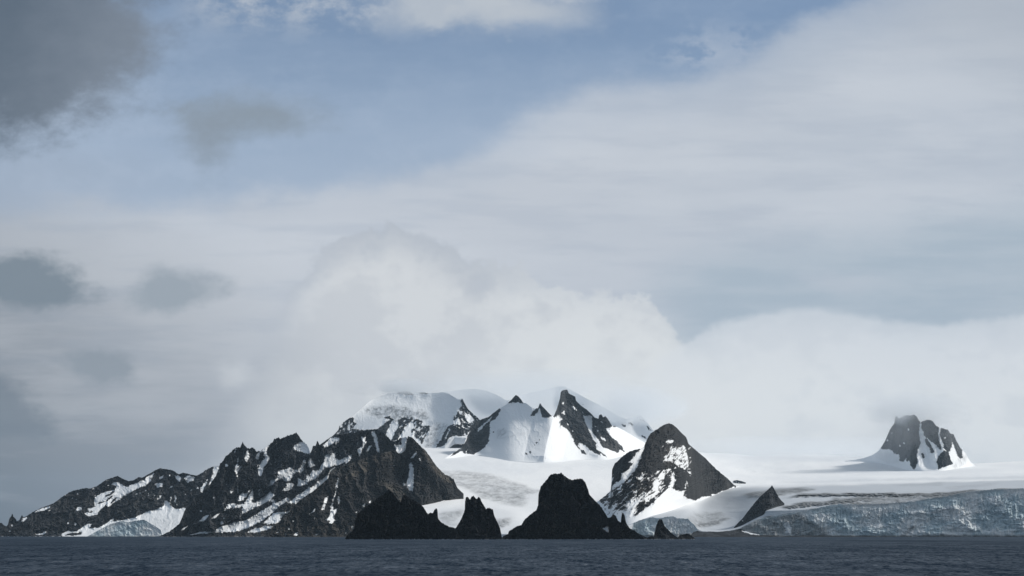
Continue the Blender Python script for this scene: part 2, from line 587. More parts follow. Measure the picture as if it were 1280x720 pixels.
# ---------------------------------------------------- the snowfield behind
CREST = lambda px: 607.0 - (px - 960.0) * 9.0 / 320.0
LOW = [(440, 667, 7600), (700, 667, 7600), (770, 666, 7750), (787, 656.5, 8060), (800, 650, 8060), (815.5, 646.5, 8060), (846, 647.5, 8060),
       (860, 649, 8060), (869, 658, 8060), (873, 663.5, 8060), (905, 664, 8060), (926, 660, 8060), (946, 650, 8060), (974, 644.7, 8060), (1008, 638.5, 8060),
       (1030, 634, 8060), (1050, 631, 8060), (1080, 631, 8060), (1111, 630, 8060), (1142, 627.5, 8060),
       (1160, 624, 8060), (1180, 622, 8060), (1208, 616, 8060), (1225, 614, 8060), (1241, 613, 8060), (1400, 610, 8060)]
UP = [(440, 556, 13300), (780, 556, 13300), (830, 560, 14000), (880, 566.5, 15000), (911, 566, 15300), (942, 570.5, 15300),
      (974, 567.5, 15500), (1010, 567, 15500), (1055, 569.5, 15500), (1100, 574, 15500), (1200, 580, 15300), (1230, 579, 15300), (1280, 576, 15300), (1400, 572, 15300)]


_gx = np.arange(380.0, 1420.0, 1.0)


def _smooth(tab, j, s=11):
    a = np.asarray(tab, float)
    v = np.interp(_gx, a[:, 0], a[:, j])
    k = np.exp(-0.5 * (np.arange(-4 * s, 4 * s + 1) / s) ** 2)
    return np.convolve(np.pad(v, 4 * s, mode='edge'), k / k.sum(), 'valid')


_PL, _PU, _YL, _YU = _smooth(LOW, 1, 5), _smooth(UP, 1), _smooth(LOW, 2), _smooth(UP, 2)


def snow_depth(px, py):
    """distance of the snow surface along each bearing"""
    px = np.asarray(px, float)
    py = np.asarray(py, float)
    pl, Yl = np.interp(px, _gx, _PL), np.interp(px, _gx, _YL)
    pu, Yu = np.interp(px, _gx, _PU), np.interp(px, _gx, _YU)
    s = np.clip((pl - py) / (pl - pu), 0, 1.1)
    ca = np.interp(px, [560, 760], [0.12, 0.5])
    smooth = Yl + (Yu - Yl) * (ca * s + (1 - ca) * s ** 2)
    # right-hand field: a rounded roll of snow along CREST with flats above and below
    c = CREST(px)
    k = np.clip((px - 880) / 90.0, 0, 1)
    k = k * k * (3 - 2 * k)
    q = c - py                                   # pixels above the crest
    tab_q = np.array([-60, -12, -5, -1.5, 0.6, 1.6, 5.5, 8.5, 15, 24, 32, 40, 60])
    tab_y = np.array([7400, 8500, 9200, 10000, 11300, 11700, 11900, 12500, 13300, 14200, 15000, 15700, 17500])
    right = np.interp(q, tab_q, tab_y)
    g = np.clip((pl - py) / 8.0, 0, 1)
    right = np.where(q < -5, Yl + (np.maximum(right, Yl) - Yl) * g, right)
    right = np.maximum(right, Yl)
    Y = smooth * (1 - k) + right * k
    return Y


def build_snow():
    cols = np.arange(512, 1345, 1.0)
    n = 300
    pl, pu = np.interp(cols, _gx, _PL) + 1.0, np.interp(cols, _gx, _PU)
    t = np.linspace(0, 1, n)[:, None]
    PX = np.repeat(cols[None, :], n, 0)
    PY = pl[None, :] + (pu - pl)[None, :] * t
    Y = snow_depth(PX, PY)
    Y = blur(Y, 2)
    dirt_and_shade, snow_grey = np.zeros_like(Y), np.zeros_like(Y)
    wx = PX + fbm(PX / 14, PY / 5, 4, 31) * 3.0
    wy = PY + fbm(PX / 14, PY / 5, 4, 47) * 1.3
    for poly, d in SNOW_DIRT:
        dirt_and_shade = np.maximum(dirt_and_shade, in_poly(wx, wy, poly) * d)
    for poly, d in SNOW_GREY:
        snow_grey = np.maximum(snow_grey, in_poly(wx, wy, poly) * d)
    dirt_and_shade = blur(dirt_and_shade, 3)
    snow_grey = blur(snow_grey, 6)
    # gentle rolls, and crevasse ridges where the ice is broken
    roll = fbm(PX / 70, PY / 14, 3, 5) * 0.012 * (Y - 7500) * 0.5 + fbm(PX / 22, PY / 4.5, 3, 15) * 0.004 * (Y - 7300)
    cre = ridged(PX / 9 + PY / 20, PY / 2.6, 3, 77) * 45 * dirt_and_shade
    win = np.clip((PY - pu[None, :]) / 10, 0, 1) * np.clip((pl[None, :] - PY) / 6, 0, 1)
    Y = Y + (roll - cre) * win
    X, Z = world(PX, PY, Y)
    # below the front edge: drop under water / behind the ice cliff; beyond the skyline: fall away
    Yb, Xb = Y[0] + 4, X[0]
    X = np.vstack([Xb, X, X[-1] * 1.03, X[-1] * 1.3])
    Z = np.vstack([np.full_like(Xb, -20), Z, Z[-1] - 60, np.full_like(Xb, -30)])
    Y = np.vstack([Yb, Y, Y[-1] * 1.03, Y[-1] * 1.3])
    pad = lambda a: np.vstack([a[0], a, a[-1], a[-1]])
    o = grid_mesh('snowfield', X, Y, Z, M_SNOW, {'dirt_and_shade': pad(dirt_and_shade), 'snow_grey': pad(snow_grey)})
    tag(o, 'broad white glacier and snowfield filling the gap between the peaks', 'snowfield', 'structure')


SNOW_DIRT = [
    ([(546, 590), (575, 588), (610, 592), (650, 604), (668, 612), (690, 612), (660, 618), (640, 624), (610, 620), (585, 612), (560, 604)], 0.36),
    ([(590, 614), (625, 612), (660, 620), (655, 634), (630, 630), (600, 622)], 0.42),
    ([(548, 642), (580, 636), (582, 644), (560, 648), (549, 648)], 0.35),
    ([(548, 646), (576, 644), (572, 658), (556, 656)], 0.25),
    ([(618, 650), (640, 647), (638, 655), (624, 662)], 0.50),
    ([(858, 648), (880, 640), (900, 640), (912, 648), (895, 655), (870, 660)], 0.42),
    ([(872, 655), (900, 649), (912, 648), (896, 656), (872, 661)], 0.72),
    ([(928, 618), (960, 612), (1000, 609), (1020, 611), (1000, 616), (975, 620), (940, 622)], 0.8),
    ([(970, 622), (985, 622), (1000, 617), (1040, 617), (1100, 616), (1160, 617), (1200, 613.5), (1240, 611.5), (1290, 610), (1290, 614), (1235, 616),
      (1180, 622), (1130, 621), (1100, 620), (1060, 620), (1040, 620)], 1.3),
    ([(1035, 626), (1060, 621), (1150, 619), (1241, 612), (1292, 610), (1292, 618), (1180, 626), (1110, 633), (1035, 636)], 0.6),
    ([(978, 633), (1000, 629), (1040, 626), (1060, 623), (1090, 622), (1085, 626), (1050, 629), (1020, 632), (985, 636)], 1.2),
    ([(1040, 622), (1150, 620), (1150, 626), (1080, 630), (1040, 629)], 0.35),
    ([(940, 652), (960, 646), (1000, 640), (1030, 633), (1060, 629), (1120, 630), (1110, 633), (1050, 633), (1010, 642), (975, 648), (945, 655)], 0.9),
    ([(1110, 606), (1180, 603), (1180, 606), (1130, 608)], 0.16), ([(1180, 609), (1250, 603), (1240, 607), (1190, 611)], 0.14),
    ([(800, 640), (838, 632), (866, 630), (850, 634), (815, 641)], 0.22),
]
SNOW_GREY = [  # greyer stretches of the snow surface
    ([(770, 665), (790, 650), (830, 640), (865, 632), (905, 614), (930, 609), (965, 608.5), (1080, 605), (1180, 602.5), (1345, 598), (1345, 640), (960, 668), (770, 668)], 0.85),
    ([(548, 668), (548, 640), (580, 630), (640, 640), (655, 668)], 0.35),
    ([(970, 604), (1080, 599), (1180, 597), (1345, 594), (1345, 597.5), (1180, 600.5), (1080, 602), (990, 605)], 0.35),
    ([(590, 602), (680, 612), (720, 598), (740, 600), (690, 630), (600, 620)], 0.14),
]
build_snow()


# ------------------------------------------------------------- mountains
def massif(name, ridge, foot, Yfoot, mat, back=1.0, slope=1.0, Yridge=None, step=0.5, rows=260, jag=0.6, jag_len=2.0,
           relief=30.0, rx=16.0, ry=40.0, slant=0.0, fine=0.22, default_snow=0.0, snow=(), rock=(), spots=(), rock_spots=(),
           tint=(), tint_default=0.0, dirt_and_shade=(), spurs=(), warp=0.8, speck=0.0, speck_len=(3, 2), seed=1, floor_z=-25.0,
           gully=None, top_fade=0.5, snow_calm=0.9, prof_exp=1.35, rag=0.75, grain_dir=1.2, surf=False, cracks=0.0, serac=0.0, billow=False, tint_blur=5, streaks=(), ribs=()):
    x0, x1 = ridge[0][0], ridge[-1][0]
    cols = np.arange(x0, x1 + step, step)
    n = rows
    rp = poly_y(ridge, cols)
    jg = fbm(cols / jag_len, np.full_like(cols, seed * 3.7), 4, seed, 0.6)
    fp = poly_y(foot, cols)
    hgt = np.maximum(fp - rp, 0)
    rp = rp - jag * jg * np.clip(hgt / 12, 0.25, 1)
    rp = np.minimum(rp, fp - 0.2)
    if Yfoot is None:
        Yf = snow_depth(cols, fp)
    elif callable(Yfoot):
        Yf = Yfoot(cols, fp)
    elif np.isscalar(Yfoot):
        Yf = np.full_like(cols, float(Yfoot))
    else:
        Yf = poly_y(Yfoot, cols)
    kk = int(9 / step)
    Yf = np.convolve(np.pad(np.convolve(np.pad(Yf, kk, mode='edge'), np.ones(2 * kk + 1) / (2 * kk + 1), 'valid'), kk, mode='edge'),
                     np.ones(2 * kk + 1) / (2 * kk + 1), 'valid')
    if Yridge is None:
        hp = np.maximum(fp - poly_y(ridge, cols), 0)
        for w in (5.0, 5.0, 4.0):
            k = int(w / step)
            hp = np.convolve(np.pad(hp, k, mode='edge'), np.ones(2 * k + 1) / (2 * k + 1), 'valid')
        Yr = Yf + hp / F * Yf * slope
    else:
        Yr = poly_y(Yridge, cols)
    t = np.linspace(0, 1, n)[:, None]
    PX = np.repeat(cols[None, :], n, 0)
    PY = fp[None, :] + (rp - fp)[None, :] * t
    # --- snow pattern of the face
    wx = PX + warp * fbm(PX / 4.5, PY / 4.5, 4, seed + 100, 0.68)
    wy = PY + warp * fbm(PX / 4.5, PY / 4.5, 4, seed + 200, 0.68)
    S = np.full(PX.shape, float(default_snow))
    for p in rock:
        S[in_poly(wx, wy, p)] = 0.0
    for (x, y, r) in rock_spots:
        S[np.hypot(wx - x, (wy - y)) < r] = 0.0
    for p in snow:
        if isinstance(p, tuple):             # (poly, hole, hole ...)
            m = in_poly(wx, wy, p[0])
            for h in p[1:]:
                m &= ~in_poly(wx, wy, h)
            S[m] = 1.0
        else:
            S[in_poly(wx, wy, p)] = 1.0
    # rock ribs and snow ledges fray the edges along the lie of the rock
    ca, sa = math.cos(grain_dir), math.sin(grain_dir)
    ga, gb = PX * ca + PY * sa, PY * ca - PX * sa
    fr = fbm(ga / 5.0, gb / 1.9, 4, seed + 500, 0.7) + 0.5 * fbm(ga / 1.6, gb / 0.8, 2, seed + 520, 0.6)
    Sn = blur(S, int(2.2 / step))
    S = ((2 * blur(S, max(1, int(0.7 / step))) - 1) + rag * fr * np.clip(Sn * 8, 0, 1) * np.clip((1 - Sn) * 8, 0, 1) > 0).astype(float)
    for (poly, ang, L, W, thr) in streaks:
        m = in_poly(wx, wy, poly)
        cb, sb = math.cos(ang), math.sin(ang)
        a = (wx * cb + wy * sb) / L
        b = (wy * cb - wx * sb) / W
        S[m & (fbm(a, b, 3, seed + 300) > thr)] = 1.0
    for (poly, ang, L, W, thr) in ribs:
        m = in_poly(wx, wy, poly)
        cb, sb = math.cos(ang), math.sin(ang)
        a = (wx * cb + wy * sb) / L
        b = (wy * cb - wx * sb) / W
        S[m & (fbm(a, b, 3, seed + 340) > thr)] = 0.0
    for (x, y, r) in spots:
        S[np.hypot(wx - x, (wy - y) * 0.9) < r] = 1.0
    if surf:                                 # broken white water at the foot
        S[(fp[None, :] > 669.5) & (fp[None, :] - PY < 0.75) & (fbm(PX / 6, PX * 0 + seed, 4, seed + 9, 0.7) > 0.12)] = 0.7
    if speck > 0:
        z = fbm(ga / speck_len[0] / 1.6, gb / speck_len[1] * 1.6, 3, seed + 400)
        zone = fbm(PX / 40, PY / 25, 2, seed + 420)
        S[(z > 1.08 - speck - 0.3 * np.clip(zone, -0.4, 0.7))] = 1.0
    T = np.full(PX.shape, float(tint_default))
    for p, v in tint:
        T = np.where(in_poly(wx, wy, p), v, T)
    T = blur(T, tint_blur)
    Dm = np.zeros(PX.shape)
    for p, v in dirt_and_shade:
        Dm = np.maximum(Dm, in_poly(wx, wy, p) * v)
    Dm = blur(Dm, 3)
    # --- depth of the face
    # lean-back is figured against the smoothed skyline so that small teeth do not crease the face
    fs = fp.copy()
    for _ in range(2):
        fs = np.convolve(np.pad(fs, kk, mode='edge'), np.ones(2 * kk + 1) / (2 * kk + 1), 'valid')
    tt = np.clip((fs[None, :] - PY) / np.maximum(hp, 0.8)[None, :], -0.3, 1.0)
    prof = 1 - (1 - tt) ** prof_exp
    Y = Yf[None, :] + (Yr - Yf)[None, :] * prof
    hw = np.clip(hgt / 30.0, 0.05, 1.0)
    kh = int(5 / step)
    hs = np.convolve(np.pad(hw, kh, mode='edge'), np.ones(2 * kh + 1) / (2 * kh + 1), 'valid')[None, :]
    win = np.clip(t / 0.12, 0, 1) * (1 - top_fade * t ** 3) * hs
    Sb = blur(S, 3)
    Sw = blur(S, int(4 / step))
    sl = PX + slant * PY
    qx = sl + 0.45 * rx * fbm(PX / rx / 1.2, PY / rx / 1.2, 4, seed + 20, 0.6)
    qy = PY + 0.3 * rx * fbm(PX / rx / 1.2, PY / rx / 1.2, 4, seed + 24, 0.6)
    r1 = ridged(qx / rx, qy / ry, 3, seed + 1) - 0.5
    r2 = ridged(qx / (rx * 0.36), qy / (ry * 0.25), 4, seed + 7, 0.6) - 0.5
    if billow:
        r1 = 0.45 * fbm(qx / rx, PY / ry, 3, seed + 1)
        r2 = 0.5 * fbm(PX / 4.0, PY / 16.0, 3, seed + 7, 0.6)
    r3 = ridged(qx / (rx * 0.12), PY / (ry * 0.10), 3, seed + 13) - 0.5
    R = relief * (r1 * 1.2 * (1 - snow_calm * Sw) + r2 * 0.45 * (1 - snow_calm * Sb) + r3 * fine * (1 - 0.97 * Sb))
    if cracks > 0:                           # crevasses and blocks of a broken ice front
        w1 = fbm(PX / 9, PY / 9, 3, seed + 610)
        w2 = fbm(PX / 7, PY / 7, 3, seed + 620)
        c = np.abs(fbm((PX + 2.5 * w1) / 4.5, (PY + 4 * w2) / 34, 3, seed + 630, 0.6))
        up = np.clip(tt * 1.7 - 0.2, 0.12, 1)
        R = R - cracks * np.clip(1 - c / 0.14, 0, 1) * up
        bxy = _hash(np.floor((PX + 3 * w1 + 1.4 * PY) / 7.0).astype(np.int64), np.floor((PY + 4 * w2) / 5.0).astype(np.int64), seed) / 0x7fffffff - 0.5
        R = R + serac * blur(bxy, 1)
    for (ln, amp, w) in spurs:
        x = np.clip(1 - seg_dist(PX, PY, ln) / w, 0, 1)
        R = R + amp * (x if amp > 100 else x * x * (3 - 2 * x))
    Y = Y - R * win
    X, Z = world(PX, PY, Y)
    # --- far side and skirt
    top = (X[-1], Y[-1], Z[-1])
    bx, by, bz = [], [], []
    zb = np.minimum(Z[0], top[2]) - 40 if floor_z is None else np.full_like(top[2], floor_z)
    nb = 14
    for i in range(1, nb + 1):
        f = i / nb
        z = top[2] + (zb - top[2]) * f
        wob = 1 + 0.25 * fbm(cols / 14, np.full_like(cols, i * 0.35), 3, seed + 60)
        y = top[1] + (top[2] - z) * back * wob
        bx.append(top[0] * y / top[1])
        by.append(y)
        bz.append(z)
    sk = np.minimum(Z[0] - 30, -8.0) if floor_z is not None else Z[0] - 40
    X = np.vstack([X[:1], X, np.array(bx)])
    Y = np.vstack([Y[:1] + 2, Y, np.array(by)])
    Z = np.vstack([sk[None, :], Z, np.array(bz)])

    def pad(a):
        b = np.repeat(a[-1:], nb, 0)
        return np.vstack([a[:1], a, b])
    Sx = pad(S)
    return grid_mesh(name, X, Y, Z, mat, {'snow': Sx, 'tint': pad(T), 'dirt_and_shade': pad(Dm)})


WL = lambda Y: water_row(Y) + 0.6

# ---- far left range -------------------------------------------------------
A_RIDGE = [(-40, 668), (-8, 660), (0, 653.6), (2, 653.5), (5.6, 657), (8, 657.8), (10, 655.7), (11.8, 648), (13.9, 645.3), (15.3, 641.8), (17, 646),
           (20, 648.7), (20.8, 651.5), (24.3, 650), (25.7, 646.7), (27.5, 643.6), (29.2, 646.7), (33.3, 645), (41.7, 639.7), (51.4, 634.9),
           (66.7, 629.3), (75, 623), (84.7, 616.4), (91.7, 613.3), (107, 609.9), (112.5, 610.6), (120.8, 607.8), (133, 599.4), (147, 595),
           (152.5, 598), (160.8, 601.5), (167.8, 600), (173.3, 596), (176.8, 597.4), (181.7, 595), (187, 591.8), (195.6, 587), (199.7, 585.3),
           (206.7, 586.3), (215, 587.6), (223.3, 592.5), (229, 591), (234.4, 592), (245.6, 594.6), (251, 591.8), (258, 587), (265, 583.5),
           (274, 582), (282, 584), (310, 640), (330, 669)]
A_SNOW = [
    [(41.7, 641), (49.3, 636.3), (63.2, 632.5), (61, 635.6), (52, 639), (45.8, 639.7)],
    [(26.4, 652), (28.5, 648), (34, 646), (34, 648), (29.9, 651.5)],
    [(93.7, 639.7), (95.8, 634.9), (100, 632.8), (103.5, 633.5), (100, 639), (98, 638)],
    ([(104.9, 641.8), (111, 645.3), (122, 643), (125, 637), (132, 630.7), (135.4, 633.5), (141.7, 629), (146.9, 625.8), (158, 618), (167.8, 612.6),
      (181.7, 607), (189.3, 600.8), (187, 598), (181.7, 600.8), (176.8, 600.8), (167.8, 605), (158, 608.5), (149.7, 605), (149.3, 602.2),
      (141, 603.6), (140.3, 606.4), (147, 607), (143.7, 612), (134.7, 614), (126.4, 616.8), (118, 621.7), (117.4, 628), (119.5, 633),
      (109.7, 636.2), (111, 640)],
     [(130.5, 620.5), (137, 616.5), (144.5, 613), (143, 616), (134, 620.5)],
     [(120, 630), (125, 627), (132, 626.5), (138.9, 620), (142.4, 618), (141.5, 620.5), (137.5, 624.5), (129, 628)],
     [(136.8, 630.7), (140.3, 625), (145.8, 621.7), (144.5, 626)], [(112.5, 641), (114, 637.5), (115.5, 638), (115.4, 642)]),
    ([(77, 670), (77.8, 666.8), (86, 663.3), (89, 664.7), (97, 663.3), (108.3, 655), (115.3, 655.7), (111, 660.5), (125, 659), (141.7, 648),
      (141.7, 650.8), (129, 657.8), (119.4, 662), (114, 666), (109.7, 671), (100, 672)],
     [(80, 669), (91, 665.5), (96, 666), (104, 664.7), (101.4, 668), (90, 670)]),
    [(41.7, 663.3), (45.8, 668), (52, 666.8), (55.5, 664), (58.3, 665.4), (54, 668.2), (45.8, 669)],
    [(199, 600.8), (199.7, 596), (206, 593.6), (203.9, 597.4)], [(192.8, 605), (205.3, 603.6), (203.9, 607), (197.6, 609)],
    [(217, 593.9), (224, 594.6), (226, 596.7), (224.7, 603), (222, 600.8)],
    [(230.3, 596.7), (235.8, 594.6), (244.2, 595.6), (242, 600), (234.4, 603.9)],
    [(184.5, 595.3), (192.8, 591), (190, 596.7), (180.3, 600.8)], [(208.8, 612.6), (213.6, 607.8), (216.4, 607.8), (212, 610.5)],
    [(196.3, 623.8), (199.7, 619.6), (203, 618.6), (201, 621.7), (197.6, 624.7)],
    [(185, 620.5), (185, 616), (186.6, 616), (186.2, 620)], [(192, 622.5), (192.2, 619), (193.2, 619), (193.2, 622.5)],
    [(217.5, 617.5), (220.5, 621), (219.9, 628.6), (224, 632.8), (217.8, 628), (218.5, 622.4)],
    [(250.4, 609), (253.9, 606.4), (259.4, 598), (258.7, 603.6), (253.9, 612), (253, 616.8), (251, 614)],
    [(267, 582), (275, 581), (274, 589.7), (269, 598), (263.6, 605.7), (260, 611), (260.8, 607), (265.7, 595.3), (265.7, 592.5)],
    [(140, 652), (165, 648), (184.4, 639.7), (197, 636), (205, 631), (204.6, 627), (209.4, 624.4), (210, 627), (212, 628), (213.6, 620.3), (215, 621.7),
     (212, 631), (219, 636), (233, 635), (240, 634), (240, 672), (100, 672), (112, 665), (130, 657)],
]
massif('mountain', A_RIDGE, [(-40, 671), (330, 671)], 10000, M_SLATE, slope=1.3, rows=230, jag=0.45, jag_len=2.5,
       relief=60, rx=20, ry=40, slant=0.45, snow=A_SNOW, speck=0.05, speck_len=(2.2, 2.6), surf=True, grain_dir=2.2, seed=3, tint_default=0.2,
       tint=[([(150, 640), (200, 600), (240, 615), (235, 640), (170, 650)], 0.30), ([(30, 640), (110, 605), (120, 640), (40, 670)], 0.3)],
       spots=[(15, 656.8, 1.3), (12.5, 663.5, .9), (97, 617.3, 1), (85.4, 653.6, 1.2), (94.4, 655, 1.5), (62, 638, 1), (91, 623, .8),
              (116.4, 610.8, .9), (134.7, 606.4, .6), (175.4, 616.4, .9), (181.7, 613.3, .7), (212, 594.6, 1), (171, 617.5, .9),
              (239.4, 612.6, .8), (246.7, 609.9, 1.1), (232, 617.5, .5)],
       dirt_and_shade=[([(190, 652), (226, 652), (205, 668), (190, 668)], 0.12), ([(160, 655), (200, 645), (225, 643), (220, 655), (190, 662)], 0.10)])
o = bpy.data.objects['mountain']
tag(o, 'long low snow-streaked dark range falling to the sea at the far left', 'mountain', 'structure')

# ---- jagged dark ridge ------------------------------------------------------
B_RIDGE = [(198, 671), (202.5, 668.7), (212.5, 663.7), (223.7, 655), (226.9, 648.7), (230, 640), (233.7, 633.7), (241, 627.5), (252, 617), (259.7, 609),
           (266, 600), (270, 594), (273.6, 586), (275, 579.5), (279, 575.8), (282, 570), (286.8, 566.8), (291.7, 562), (295.8, 559), (300, 559), (303.5, 552.5),
           (305.8, 557), (309, 560), (312.5, 561), (314.6, 559), (318, 560), (319.7, 564), (325, 564), (330.5, 560.5), (336, 556.4), (341, 552),
           (343, 548.7), (348.6, 547), (350, 548.7), (357.8, 545.3), (366, 543), (370.3, 540.2), (373, 544), (377, 550), (384, 556.4), (386, 560),
           (387.6, 566.5), (389.7, 562.6), (391, 557.8), (394.6, 556.4), (396.4, 550.4), (399.4, 556.4), (402, 556), (405.7, 552), (412, 548),
           (420, 545), (428, 542), (434.7, 541), (445, 540), (451.4, 537.6), (465, 537.2), (472, 536), (477, 539), (483, 544), (489, 551), (495, 551),
           (501, 547), (508, 546.5), (514, 556), (530, 600), (545, 668)]
B_SNOW = [
    ([(318, 573), (321, 567.5), (325.7, 564), (330.5, 560), (336.5, 555.5), (333.3, 562.6), (334, 567.5), (337.5, 571.7), (335.4, 577), (330, 584),
      (327.8, 591), (325, 596), (323, 591), (321.5, 582.8), (323, 578), (322, 574.4)],
     [(325, 565.4), (329, 564.7), (331, 573), (327, 577), (323.6, 585), (323, 576)]),
    [(337, 577), (340.5, 582.5), (338.5, 581)],
    [(365.4, 561), (369, 555.7), (376, 552.5), (380, 553), (384, 556), (387, 559), (388.3, 567), (384, 567.5), (377, 564.7), (369, 562.6)],
    [(346.7, 592.5), (349.4, 588), (359, 586), (363, 584), (370, 587.6), (376, 585), (380, 574.4), (382.8, 577), (380, 582.8), (377, 591),
     (374.4, 592.5), (376, 589.7), (369, 591), (362, 601), (357.8, 602), (353.6, 598.7), (348, 599.4), (341, 605), (335.5, 609), (330.7, 611),
     (337, 605.7), (338, 601), (346.7, 598)],
    [(353, 612), (359, 607.8), (357, 605), (363, 603.6), (369, 605.7), (362, 613), (355.7, 614)],
    [(399.4, 585.6), (402, 581), (405, 577), (405.7, 570), (410.5, 566.8), (413, 569), (420, 564.7), (419, 571.7), (424.4, 575), (432.8, 571.7),
     (439.7, 567.5), (440, 573), (434, 578.6), (430, 581.4), (432.8, 577), (425.8, 580.7), (419, 582), (412, 584), (405, 585.6), (402, 589.7),
     (395, 598), (388, 600.8), (382.8, 605), (375.8, 607.8), (371, 607.8), (373, 598), (375.8, 597.4), (376.5, 602), (382.8, 598), (383.5, 593),
     (387, 594), (391, 588), (396.7, 588)],
    [(385, 577), (387.6, 573), (391, 577), (395, 582), (389.7, 584), (385.6, 582.8)], [(396.7, 577), (400, 575), (399.4, 578.6)],
    [(358.7, 628), (365, 625), (373.7, 618), (382.5, 612.5), (383.7, 610), (390, 608.7), (395, 603.7), (405, 597.5), (411, 593.4), (412, 598.7),
     (400, 607.5), (390, 616), (378.7, 624), (370, 630)],
    [(410, 594), (412.5, 587), (420, 583), (419, 585), (413, 589.5)],
    [(236, 668.7), (250, 665), (255, 663.7), (266, 665), (275, 658.7), (290, 653.7), (306, 651), (318.7, 643.7), (331, 636), (343.7, 628.7),
     (360, 622), (363, 624), (347.5, 633.7), (341, 641), (325, 652.5), (310, 660), (293.7, 665), (286, 665), (270, 665.6), (255, 667), (241, 668.7)],
    [(280.6, 638.7), (285, 630), (292.5, 628.7), (296, 631), (304, 628.7), (305, 631), (315, 612.5), (316, 608.7), (316.5, 622.5), (313.7, 627.5),
     (320, 628.7), (325, 623.7), (338.7, 614.4), (342.5, 618.7), (346, 616), (341, 622), (337.5, 626), (318.7, 634.4), (303.7, 643), (295, 649.4),
     (301, 643.7), (303.7, 633), (292.5, 635.6), (291, 633.7)],
    [(337, 624), (342, 624), (345, 629), (341, 630)],
    [(297.5, 627.5), (300, 617), (303.7, 616), (308.7, 616), (315, 609.4), (310, 617.5), (303.7, 625)],
    [(248, 652), (255, 645), (261, 643.7), (257.5, 649.4), (252.5, 652)], [(263.7, 648.7), (271, 642), (275.6, 641), (270, 647)],
    [(226, 662.5), (233.7, 657.5), (237, 656), (228.7, 663)], [(240, 654.5), (243, 652.8), (241, 655)],
    [(296.5, 607), (297.7, 607), (298, 617), (296.5, 617)], [(282, 652.5), (290, 650), (286, 653)],
    [(323, 620), (323.5, 612), (325, 612), (324.3, 620)],
    [(306, 571.7), (308, 564), (310, 563), (312, 571), (307, 578)],
    [(293, 589), (295.5, 580), (299, 567), (300, 567), (297, 582), (302.5, 582.5), (297, 590), (296.5, 597), (295, 593)],
    [(291.7, 567), (296, 559), (294.5, 566)],
    [(327.5, 655), (341, 642.5), (347.5, 640.6), (363, 638.7), (352.5, 646), (349, 652.5), (338.7, 655)],
    [(308.7, 665.6), (316, 661), (331, 657.5), (344, 657.5), (335, 662), (322.5, 665.6)],
    [(403, 557), (413, 547), (419, 547), (424.4, 546.7), (424.4, 551), (420, 556.4), (419, 551), (413, 557), (406, 559)],
    [(446, 563), (452.8, 557.8), (453.5, 553.6), (451.4, 546.7), (457, 546), (455.5, 552), (461, 549.4), (454, 559), (449.3, 571), (448, 566)],
    [(464, 539), (468, 539), (472, 548), (473, 557.8), (474.3, 565.4), (472, 566), (470, 557.8), (466.7, 548)],
    [(458, 564), (461, 557.8), (464.6, 557), (461, 563)], [(447, 552), (448.6, 555), (445.8, 555.7)],
    [(500.5, 545), (508.5, 545), (508, 562), (502.8, 567), (499, 568), (491.7, 556.4), (502, 556.4)],
]
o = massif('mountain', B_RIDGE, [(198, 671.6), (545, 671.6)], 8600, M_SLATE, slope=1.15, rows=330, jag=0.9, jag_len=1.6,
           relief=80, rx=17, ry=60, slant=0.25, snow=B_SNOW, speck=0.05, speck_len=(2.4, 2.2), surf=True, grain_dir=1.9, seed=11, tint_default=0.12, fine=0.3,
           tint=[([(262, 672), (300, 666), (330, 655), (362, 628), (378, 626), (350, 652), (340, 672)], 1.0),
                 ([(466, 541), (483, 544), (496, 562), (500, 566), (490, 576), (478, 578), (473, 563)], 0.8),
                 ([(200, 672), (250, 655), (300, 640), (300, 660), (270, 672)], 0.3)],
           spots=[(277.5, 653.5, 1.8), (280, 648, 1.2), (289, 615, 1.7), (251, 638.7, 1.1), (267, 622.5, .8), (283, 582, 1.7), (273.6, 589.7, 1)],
           dirt_and_shade=[([(266, 668), (275, 658.7), (290, 653.7), (306, 651), (360, 622), (350, 633), (325, 650), (290, 662)], 0.34),  # greys the slanting bands: shade painted into the snow colour
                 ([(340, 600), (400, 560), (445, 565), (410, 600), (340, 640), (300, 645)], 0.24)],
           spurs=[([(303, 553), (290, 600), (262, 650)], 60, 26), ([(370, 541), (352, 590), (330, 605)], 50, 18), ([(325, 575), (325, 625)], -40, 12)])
tag(o, 'dark jagged mountain ridge with grey slanting snow bands', 'mountain', 'structure')

